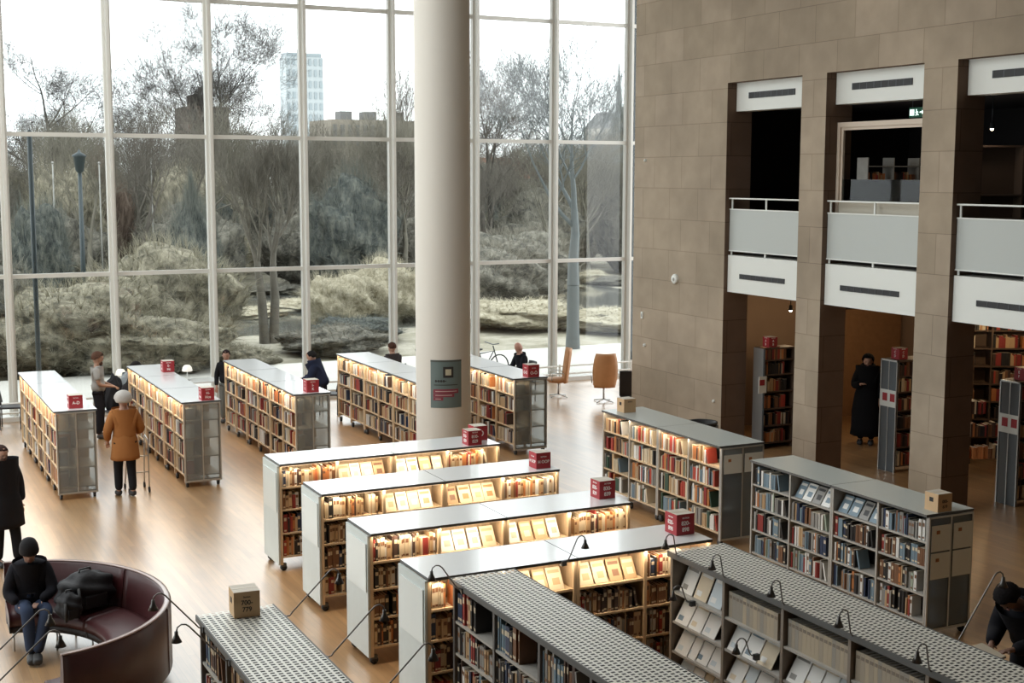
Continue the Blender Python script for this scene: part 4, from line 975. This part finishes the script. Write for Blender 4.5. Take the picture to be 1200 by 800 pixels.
# window desks
def desk(x0,x1,y0,y1,label,z=.74):
    r = empty('window_desk', (x0,y0,0)); tag(r, label, 'table', 'white tables by the window')
    MB().box(0,x1-x0,0,y1-y0,z-.03,z).build('table_top', WHITE, r, bevel=.004)
    for x in (.05,x1-x0-.05):
        for y in (.05,y1-y0-.05): MB().tube([(x,y,0),(x,y,z-.03)], .018, 8).build('leg', ALU, r)
desk(4.6,7.9,29.0,29.65,'long white window table behind second lit run')
desk(12.6,13.65,27.4,28.1,'white table in front of the bald seated person')
lp = empty('desk_lamp', (6.62,29.4,.74)); tag(lp, 'white domed table lamp right of the farther red box on second run', 'lamp', 'white domed lamps at the window')
MB().lathe([(0,0),(.08,0),(.08,.015),(.012,.02),(.012,.22)], n=16).build('stand', ALU, lp)
MB().lathe([(.0,.34),(.06,.33),(.10,.28),(.115,.21),(.10,.20)], n=18).build('lamp_shade', mat('opal_shade', (.9,.88,.8), .4, emit=(1,.95,.85), es=.3), lp)
l2 = copy_tree(lp); l2.location = (5.2,29.4,.74); l2['label'] = 'white domed table lamp left of the farther red box on second run'
# open laptop & reading stand in front of bald man
lt = empty('laptop', (13.3,27.75,.74), radians(92)); tag(lt, 'dark open laptop on the table of the bald seated person', 'laptop')
MB().box(-.17,.17,-.12,.12,0,.018).build('keyboard', mat('laptop_dark', (.04,.04,.045), .4), lt)
MB().box(-.17,.17,0,.012,0,.22,0,Matrix.Translation((0,.12,.018)) @ Matrix.Rotation(radians(-15),4,'X')).build('screen', MC['laptop_dark'], lt)
# dark speaker-like panel and bin
sp_ = empty('black_display', (16.5,27.2,0), radians(-25)); tag(sp_, 'upright black rectangular panel by the end of stone wall', 'panel')
MB().box(-.17,.17,-.03,.03,.02,.62).build('panel', mat('panel_black', (.01,.01,.012), .3), sp_, bevel=.006); MB().box(-.14,.14,-.10,.10,0,.02).build('foot', RUBBER, sp_)
bn = empty('waste_bin', (13.05,19.0,0)); tag(bn, 'round black bin behind the grey-topped shelf beside stone wall', 'bin')
MB().lathe([(.0,.0),(.19,.0),(.24,.98),(.26,1.0),(.26,1.03),(.22,1.03),(.21,.95),(.17,.05),(0,.05)], n=28).build('bin_body', RUBBER, bn); MB().lathe([(.262,.93),(.272,.93),(.272,.97),(.262,.97)], n=28).build('rim_band', STEEL, bn)
# fittings on the stone wall
def wall_disc(y,z,r_,name,label,cat,depth=.04):
    o = empty(name, (WALLX,y,z)); tag(o, label, cat)
    M = Matrix.Rotation(radians(-90),4,'Y'); MB().lathe([(0,depth),(r_*.8,depth),(r_,depth*.6),(r_,0)], n=24, M=M).build('housing', PAINTW, o); MB().lathe([(0,depth+.004),(r_*.35,depth+.004),(r_*.35,depth)], n=16, M=M).build('centre', mat('housing_grey', (.4,.4,.38)), o)
wall_disc(22.72,3.16,.10,'wall_speaker','round white fitting high on the stone wall','speaker',.06)
wall_disc(23.84,1.70,.035,'wall_sensor','small white button on stone wall below the white switch box','sensor')
wall_disc(21.31,.90,.03,'wall_socket','small white socket low on stone wall near first opening','socket')
wall_disc(23.91,5.52,.03,'wall_sensor','small white sensor highest on the stone wall','sensor')
o = empty('wall_switch', (WALLX,23.95,2.32)); tag(o, 'small white rectangular switch box on the stone wall', 'switch')
MB().box(-.03,0,-.035,.035,-.07,.07).build('switch_plate', PAINTW, o, bevel=.004); MB().box(-.036,-.03,-.015,.015,-.03,.03).build('rocker', mat('housing_grey', (.4,.4,.38)), o)

# ================================================================== outside
GRASS = ramp_mix('winter_grass', [(.30,(.12,.11,.08)),(.45,(.24,.225,.17)),(.56,(.36,.34,.28)),(.70,(.20,.18,.13))], .35, .95, 10, .3)
struct('floor_outside', MB().box(-60,260,WY+.3,48,-.5,-.30), GRASS)
struct('floor_outside_far', MB().box(-60,40,48,420,-.5,-.30).box(40,420,48,420,-.5,-.30), GRASS)
struct('floor_terrace', MB().box(-20,60,WY+.28,36.5,-.35,-.05), mat('pale_paving', (.50,.49,.45), .6, vary=.05, scale=.6))
wt = MB().box(9.5,34,45.5,66,-.30,-.262).build('pond', mat('pond_water', (.20,.21,.19), .12, spec=1.0, coat=1.0, civ=1.8)); tag(wt, 'pale grey pond seen through the windows', 'pond', None, 'stuff')
BARK = mat('grey_bark', (.10,.09,.075), .95, vary=.2, scale=5)
BARKL = mat('pale_twigs', (.155,.145,.115), .95, vary=.15, scale=2)
BARKT = mat('brown_grey_bark', (.12,.11,.09), .95, vary=.2, scale=4)
BARKD = mat('dark_bark', (.05,.047,.042), .95)
def grow(mb, p, d, ln, r, lvl, rg, spread, upb, maxl, kids=(2,4)):
    n = 3 if lvl < maxl else 2; pts = [p]; rad = [r]; q = p.copy(); dd = d.copy()
    for k in range(n):
        dd = (dd+Vector((rg.uniform(-1,1),rg.uniform(-1,1),rg.uniform(-.6,1)))*.16+Vector((0,0,upb*.08))).normalized()
        q = q+dd*ln/n; pts.append(q.copy()); rad.append(max(r*(1-.45*(k+1)/n), .0045))
    mb.tube(pts, rad, 6 if lvl < 2 else 3, 0, cap=False)
    if lvl >= maxl: return
    for k in range(rg.randint(*kids)):
        t = rg.uniform(.45,1) if lvl else rg.uniform(.55,1); i = min(int(t*n), n-1); b = pts[i].lerp(pts[i+1], t*n-i)
        a = rg.uniform(0,2*pi); per = dd.orthogonal().normalized(); per.rotate(Matrix.Rotation(a,3,dd))
        nd = (dd*(1-spread)+per*spread*1.2+Vector((0,0,upb*.25))).normalized()
        grow(mb, b, nd, ln*rg.uniform(.62,.82), rad[min(i+1,n)]*.72, lvl+1, rg, spread, upb, maxl, kids)
    grow(mb, pts[-1], dd, ln*.75, rad[-1]*.9, lvl+1, rg, spread, upb, maxl, kids)
def tree(loc, seed, h, r, label, m=None, spread=.45, upb=.8, maxl=6, group=None, trunks=1, kids=(2,3), name='bare_tree', first=.30):
    rg = random.Random(seed); root = empty(name, loc); tag(root, label, 'tree', group)
    for t in range(trunks):
        mb = MB(); x = (t-(trunks-1)/2)*.45
        tr = MB().tube([(x*.6,0,-.3),(x*.8,0,h*.08),(x,0,h*first*.6)], [r*1.25,r,r*.95], 8, cap=False); tr.build('trunk', m or BARK, root)
        grow(mb, Vector((x,0,h*first*.6)), Vector((x*.15,0,1)).normalized(), h*.26, r*.95, 0, rg, spread, upb, maxl, kids)
        mb.build('branches', m or BARK, root)
    return root
tree((12.45,43.2,-.3), 3, 6.9, .16, 'tall two-stemmed bare tree outside, between third and fourth window posts', BARKT, .36, .8, 6, trunks=2, kids=(2,3), first=.36)
tree((19.9,36.0,-.05), 5, 9.0, .20, 'large bare tree close outside the right hand panes', mat('blue_grey_bark', (.13,.145,.145), .95), .50, .7, 7, kids=(2,3), first=.36)
tree((19.0,75,-.3), 8, 14.2, .28, 'big spreading bare tree standing above the wood, left centre', BARKD, .52, .35, 8, kids=(2,3), first=.36)
tree((10.9,80,-.3), 11, 13.0, .28, 'bushy-crowned bare tree at far left above the wood', BARKD, .58, .25, 8, kids=(2,3), first=.40)
tree((31.0,66,-.3), 14, 11.5, .20, 'bare forked tree just right of the column', BARK, .52, .4, 7, kids=(2,3))
tree((33.3,70,-.3), 17, 12.5, .22, 'second bare tree right of the column, farther back', BARKD, .5, .5, 7)
tree((27.0,68,-.3), 19, 11.5, .2, 'slender bare tree just left of the column', BARK, .35, .9, 6)
tree((24.0,60,-.3), 23, 8.5, .15, 'thin bare tree beyond the pond, left of column', BARKL, .4, .9, 6)
# wood: a few prototypes copied as individual trees
protos = [tree((0,0,-.3), 31+k, 8.2+.5*k, .14, 'bare grey tree in the wood beyond the pond', [BARK,BARKL,BARKL,BARKT][k], .45, .6, 6, 'bare trees in the wood', kids=(2,3), first=.18) for k in range(4)]
rg = random.Random(5); n = 0
for k in range(90):
    Y = rg.uniform(60,96); tn = rg.uniform(.06,.66); X = Y*tn
    o = protos[k] if k < 4 else copy_tree(protos[k%4])
    o.location = (X,Y,-.3); o.rotation_euler = (0,0,rg.uniform(0,6.28)); s = rg.uniform(.75,1.12); o.scale = (s*1.1,s*1.1,s)
# brush mounds: tangled twigs round a mottled core, far haze put into lighter colours
TW = {'gold': (ramp_mix('brush_gold', [(.38,(.07,.066,.05)),(.5,(.19,.175,.13)),(.62,(.33,.305,.23))], 7, .95, 12, 1.0, .1), mat('twig_gold', (.29,.27,.20), .95)),
      'grey': (ramp_mix('brush_grey', [(.38,(.05,.05,.045)),(.5,(.125,.12,.10)),(.62,(.215,.205,.17))], 7, .95, 12, 1.0, .1), mat('twig_grey', (.20,.19,.155), .95)),
      'dark': (ramp_mix('brush_dark', [(.38,(.03,.036,.036)),(.50,(.07,.078,.072)),(.62,(.14,.145,.125))], 7, .95, 12, 1.0, .1), mat('twig_dark', (.11,.12,.105), .95)),
      'rust': (ramp_mix('brush_rust', [(.38,(.06,.045,.035)),(.5,(.12,.09,.07)),(.64,(.19,.15,.12))], 7, .95, 12, 1.0, .1), mat('twig_rust', (.17,.125,.095), .95)),
      'pale': (ramp_mix('reed_pale', [(.36,(.20,.18,.12)),(.5,(.33,.30,.22)),(.64,(.45,.42,.33))], 7, .95, 12, 1.0, .1), mat('twig_pale', (.42,.39,.30), .95))}
def mound_mesh(kind, seed, cone=False):
    rg = random.Random(seed); bm = bmesh.new(); bmesh.ops.create_icosphere(bm, subdivisions=4, radius=1)
    ph = [rg.uniform(0,6) for _ in range(6)]
    for v in bm.verts:
        c = v.co; n = 1+.13*sin(c.x*4+ph[0])*cos(c.y*4+ph[1])+.09*sin(c.z*7+ph[2]+c.x*5)+.06*sin(c.x*13+ph[3])*sin(c.z*12+ph[4])*cos(c.y*11)+rg.uniform(-.07,.07)
        if cone: zz = (c.z+1)/2; k = max(.05,(1-zz)**.8)*1.4; v.co = Vector((c.x*k*n, c.y*k*n, c.z))
        else: v.co = c*n
        v.co.z = v.co.z*.5+.5
        v.co.x *= .9; v.co.y *= .9; v.co.z *= .93
    mb = MB(); mb.add([v.co.copy() for v in bm.verts], [tuple(v.index for v in f.verts) for f in bm.faces], 0, True); bm.free()
    core = list(mb.v)
    for k in range(4500):
        b = Vector(rg.choice(core)); 
        if b.z < .1: continue
        out = Vector((b.x,b.y,(b.z-.35)*1.2)).normalized()
        d = (out*.7+Vector((rg.uniform(-1,1),rg.uniform(-1,1),rg.uniform(-.2,1.2)))*.6).normalized(); ln = rg.uniform(.06,.24)
        s = d.orthogonal().normalized(); s.rotate(Matrix.Rotation(rg.uniform(0,6.28),3,d)); s *= rg.uniform(.0012,.0035)
        m = b+d*ln*.55+Vector((0,0,.01)); e = b+d*ln+Vector((rg.uniform(-.04,.04),rg.uniform(-.04,.04),-.01))
        mb.add([b-s,b+s,m+s*.7,m-s*.7,e], [(0,1,2,3),(3,2,4)], 1)
    return mb.mesh('bush_foliage', list(TW[kind]))
MM = {}
def mound(kind, loc, r, h, label, group=None, cat='bush', seed=0, cone=False, name='bush', rz=0, ry=None):
    k = (kind,seed%2,cone)
    if k not in MM: MM[k] = mound_mesh(kind, seed%2+hash(len(kind))%7, cone)
    o = bpy.data.objects.new(name, MM[k]); COL.objects.link(o); o.location = loc; o.scale = (r,ry or r,h); o.rotation_euler = (0,0,rz); tag(o, label, cat, group); return o
mound('gold', (8.8,41.5,-.35), 2.6, 3.5, 'large straw-coloured bush outside between second and third window posts')
mound('gold', (5.6,39.0,-.35), 2.8, 2.7, 'straw-coloured bush outside behind the leftmost lit run', seed=1)
mound('gold', (7.6,37.6,-.35), 2.3, 1.7, 'low straw bush right behind the window tables', seed=0, rz=1)
mound('grey', (3.0,40.0,-.35), 2.2, 3.3, 'grey bush outside at the left edge', seed=1)
mound('gold', (9.9,37.2,-.35), 1.1, .8, 'low straw bush beside the two-stemmed tree', seed=1, rz=2)
mound('grey', (13.6,40.0,-.35), 1.7, .9, 'low grey-green shrub right of the two-stemmed tree', seed=0, rz=2)
mound('dark', (15.3,42.5,-.35), 1.6, .9, 'low dark shrub on the pond bank, left of column', seed=1)
mound('dark', (21.6,60.5,-.35), 2.3, 5.6, 'tall dark evergreen bush beyond the pond', seed=0)
mound('dark', (15.9,64,-.35), 1.5, 4.4, 'dark evergreen in front of wood, left of tall dark bush', seed=1)
mound('dark', (13.2,57,-.35), 1.5, 5.4, 'pointed dark conifer behind the large straw bush', cone=True, seed=0)
mound('dark', (7.1,57,-.35), 1.3, 4.6, 'dark rounded bush behind the lamp post', seed=1)
mound('rust', (11.1,66,-.35), 1.5, 6.4, 'rust-coloured bush standing in the wood', seed=0)
mound('pale', (16.0,46.3,-.35), 1.4, 2.1, 'pale reeds on the pond bank, left of column', seed=1, cat='reeds')
mound('pale', (18.2,47.5,-.35), 1.6, 2.5, 'taller pale reeds just left of column', seed=0, cat='reeds')
mound('pale', (22.0,44.0,-.35), 2.6, 1.1, 'low pale grass clump right of column', seed=1, cat='grass clump')
mound('grey', (24.5,52,-.35), 2.6, 2.6, 'grey shrub beyond the large near tree', seed=0)
mound('grey', (27.5,55,-.35), 3.0, 3.2, 'wide grey shrub behind the right hand panes', seed=1)
mound('pale', (25.0,42,-.35), 2.6, .8, 'flat pale grass clump near right end of window', seed=0, cat='grass clump')
mound('gold', (20.8,50,-.35), 2.4, 1.5, 'straw brush behind the column', seed=1, rz=1)
mound('dark', (52.4,88,-.35), 1.1, 13.2, 'tall dark conifer at right end of window', cone=True, seed=0)
rg = random.Random(9)
for k in range(110):
    Y = 62+44*((k*7)%110)/110+rg.uniform(-1,1); tn = .045+.65*(k+.5)/110+rg.uniform(-.012,.012)
    kind = ['grey','gold','grey','pale','grey','gold','dark','grey'][k%8]
    if kind == 'pale': hh = rg.uniform(1.5,3.2)
    else: hh = rg.uniform(3.0,6.4)*(.72+Y/260)
    mound(kind, (Y*tn,Y,-.35), rg.uniform(1.4,2.6), hh, {'grey':'grey-brown','gold':'straw-brown','dark':'dark green','pale':'pale straw'}[kind]+' thicket in the wood beyond the pond', kind+' thickets in the wood', 'thicket', seed=k, name='thicket', rz=rg.uniform(0,6))
for k in range(16):
    Y = rg.uniform(46,62); X = Y*(.22+.40*k/16); mound(['pale','gold','pale','grey'][k%4], (X,Y,-.35), rg.uniform(.9,2.0), rg.uniform(.3,.9), 'low dry grass tuft rising from the pond edge', 'grass tufts in the pond', 'grass clump', seed=k, name='grass_tuft', rz=k)

WB = {}
for o in list(COL.objects):
    g_ = o.get('group')
    if g_ and ('in the wood' in g_ or 'tufts' in g_) and 'poles' not in g_:
        b_ = int((o.location.x/o.location.y*WY-3.10)//2.17); WB.setdefault((g_, min(max(b_,-1),7)), []).append(o)
for (g_,b_),L_ in WB.items():
    L_.sort(key=lambda o: o.location.y)
    for k,o in enumerate(L_):
        what = {'bare trees in the wood':'bare grey tree','grass tufts in the pond':'dry grass tuft'}.get(g_) or {'grey':'grey-brown','gold':'straw-brown','dark':'dark green','pale':'pale straw'}[g_.split()[0]]+' thicket'
        o['label'] = '%s through the %s window bay from left, %s nearest in there' % (what, ORDN(b_+1), ORDN(k))
# buildings
def block(name, label, x0,x1,y0,y1,z1, wallm, winm, nx, nz, roof=None, zb=-.3, inset=.12):
    r = empty(name, (x0,y0,zb)); tag(r, label, 'building')
    W_, D_, H_ = x1-x0, y1-y0, z1-zb
    MB().box(0,W_,0,D_,0,H_).build('wall', wallm, r)
    for i in range(nx):
        for j in range(nz):
            cx, cz = W_*(i+.5)/nx, H_*(j+.55)/nz; ww, hh = W_/nx*.24, H_/nz*.30
            if H_*(j+.5)/nz+zb < 4: continue
            MB().box(cx-ww,cx+ww,-inset,0,cz-hh,cz+hh).build('window', winm, r)
    return r, W_, D_, H_
TWG = mat('tower_glass', (.20,.235,.25), .35, vary=.04, scale=.05); WD = mat('far_window', (.10,.10,.10), .6)
r,W_,D_,H_ = block('tower_building','tall pale glass tower on the skyline',152.5,167.2,500,508,49.5,mat('tower_wall',(.30,.33,.34),.6),TWG,7,12,inset=.3)
MB().box(.5,W_-.5,.5,D_-.5,H_,H_+1.5).build('roof_plant', TWG, r); MB().box(W_*.42,W_*.58,2,6,H_+1.5,H_+3.2).build('roof_mast', TWG, r)
r,W_,D_,H_ = block('brown_building','dark brown stepped tower block above the wood',41.6,47.0,180,188,14.2,mat('brown_brick',(.085,.062,.05),.9),mat('brown_window',(.09,.08,.075),.5),4,6)
MB().box(1.0,3.2,1,5,H_,H_+1.6).build('roof_tower', MC['brown_brick'], r); MB().box(1.9,2.3,2,2.4,H_+1.6,H_+2.6).build('chimney', MC['brown_brick'], r)
r,W_,D_,H_ = block('apartment_building','long beige building on skyline left of column',51.0,62.0,150,158,11.6,mat('beige_render',(.20,.18,.15),.9),WD,12,3)
for k,x in enumerate((1.5,4.5,8.0)): MB().box(x,x+1.4,1,3,H_,H_+1.0).build('dormer', mat('grey_roof',(.12,.12,.12)), r)
r,W_,D_,H_ = block('gabled_building','white and orange gabled building at right end of the view',64.0,72.5,110,114,9.6,mat('white_render',(.34,.33,.30),.9),WD,7,3)
rf = MB(); rf.add([(0,0,H_),(W_,0,H_),(W_,D_,H_),(0,D_,H_),(0.3,D_/2,H_+1.5),(W_-.3,D_/2,H_+1.5)], [(0,1,5,4),(2,3,4,5),(0,4,3),(1,2,5)]); rf.build('roof', mat('grey_roof',(.12,.12,.12)), r)
for k,(x,mm) in enumerate(((3.0,'white_render'),(5.6,'orange_gable'))):
    om = MC.get(mm) or mat('orange_gable',(.24,.13,.09),.9)
    g = MB().box(x,x+1.9,-.2,1.5,H_,H_+1.3); g.add([(x,-.2,H_+1.3),(x+1.9,-.2,H_+1.3),(x+.95,-.2,H_+2.4),(x,3,H_+1.3),(x+1.9,3,H_+1.3),(x+.95,3,H_+2.4)],[(0,1,2),(3,5,4),(0,2,5,3),(1,4,5,2)]); g.build('gable', om, r)
r,W_,D_,H_ = block('red_roofed_building','low building with red roof behind trees right of column',46.5,52.5,100,106,5.0,mat('white_render',(.34,.33,.30),.9),WD,6,2)
rf = MB(); rf.add([(0,0,H_),(W_,0,H_),(W_,D_,H_),(0,D_,H_),(.3,D_/2,H_+1.7),(W_-.3,D_/2,H_+1.7)], [(0,1,5,4),(2,3,4,5),(0,4,3),(1,2,5)]); rf.build('roof', mat('red_tiles',(.36,.12,.07),.9), r)
# lamp posts and poles
DG = mat('dark_green_iron', (.03,.045,.05), .5)
lpst = empty('street_lamp', (6.28,41.0,-.3)); tag(lpst, 'dark iron street lamp outside left window panes', 'lamp post')
MB().tube([(0,0,0),(0,0,5.6)], [.09,.055], 10).build('pole', DG, lpst); MB().lathe([(0,6.25),(.05,6.15),(.22,6.05),(.17,6.0),(.12,5.62),(.05,5.55)], n=14).build('lantern', DG, lpst)
ps_ = empty('dark_post', (3.85,32.0,-.05)); tag(ps_, 'thin dark steel post just outside the leftmost window post', 'post')
MB().tube([(0,0,0),(0,0,6.2)], .055, 10).build('shaft', DG, ps_); MB().lathe([(0,6.26),(.06,6.2),(.06,6.14)], n=12).build('cap', DG, ps_)
ps2 = copy_tree(ps_); ps2.location = (19.05,31.2,-.05); ps2.scale = (1.2,1.2,2.1); ps2['label'] = 'dark steel post outside right end of window, against stone wall'
gl = empty('globe_lamp', (18.4,44.0,-.3)); tag(gl, 'small white lantern lamp post outside, left of column', 'lamp post')
MB().tube([(0,0,0),(0,0,2.7)], .035, 8).build('pole', STEEL, gl); MB().lathe([(0,3.15),(.2,3.0),(.17,2.7),(.05,2.66)], n=14).build('lantern', mat('opal_white', (.8,.8,.76)), gl)
for x,z,l in ((8.1,6.0,'left'),(10.0,6.0,'middle'),(12.6,6.2,'right')):
    q = empty('white_pole', (x,60 if l != 'right' else 62,-.3)); tag(q, 'slim white pole in the wood, %s of three' % l, 'pole', 'white poles in the wood')
    MB().tube([(0,0,0),(0,0,z)], .03, 8).build('shaft', mat('pole_grey', (.26,.26,.24)), q); MB().ball((0,0,z), .06, 8).build('finial', mat('pole_grey', (.26,.26,.24)), q)
ol = empty('lantern_post', (14.3,31.4,-.05)); tag(ol, 'white lantern with orange frame outside, right of column', 'lamp post')
MB().tube([(0,0,0),(0,0,1.55)], .03, 8).build('pole', DG, ol); MB().box(-.13,.13,-.13,.13,1.62,1.98).build('lantern_glass', mat('lit_lantern', (.9,.88,.85), emit=(1,.96,.9), es=.5), ol)
g = MB()
for x in (-.2,.2):
    for y in (-.15,.15): g.box(x-.015,x+.015,y-.015,y+.015,1.5,2.06)
g.box(-.22,.22,-.17,.17,2.04,2.07).box(-.22,.22,-.17,.17,1.5,1.53); g.build('lantern_frame', mat('orange_wood', (.45,.27,.13), .7), ol)
# bicycle outside near the lantern
bi_ = empty('bicycle', (14.55,31.0,-.05), radians(15)); tag(bi_, 'dark bicycle parked outside beside the white lantern', 'bicycle')
def ring(mb, c, R_, r_): mb.tube([(c[0]+R_*cos(a),c[1],c[2]+R_*sin(a)) for a in [2*pi*k/24 for k in range(25)]], r_, 6)
for x in (-.5,.5):
    g = MB(); ring(g, (x,0,.34), .33, .018); g.build('wheel', RUBBER, bi_)
MB().tube([(-.5,0,.34),(-.15,0,.75),(.32,0,.78),(0,0,.32),(-.15,0,.75)], .018, 6).tube([(0,0,.32),(-.5,0,.34)], .014, 6).tube([(.5,0,.34),(.30,0,.92)], .016, 6).build('bicycle_frame', DG, bi_)
MB().tube([(.26,-.28,1.0),(.30,0,.95),(.26,.28,1.0)], .014, 6).build('handlebar', STEEL, bi_); MB().ball((-.18,0,.86), (.14,.07,.03), 8).build('saddle', RUBBER, bi_)
_seen = {}
for _o in bpy.data.objects:
    if _o.get('group') == 'books on the open shelves':
        if _o['label'] in _seen: print('DUP', _o['label'], _o.matrix_world.translation, _seen[_o['label']])
        _seen[_o['label']] = _o.matrix_world.translation.copy()
print('books', sum(1 for c in cand if c[0] > 0), len(cand), 'objects', len(bpy.data.objects))
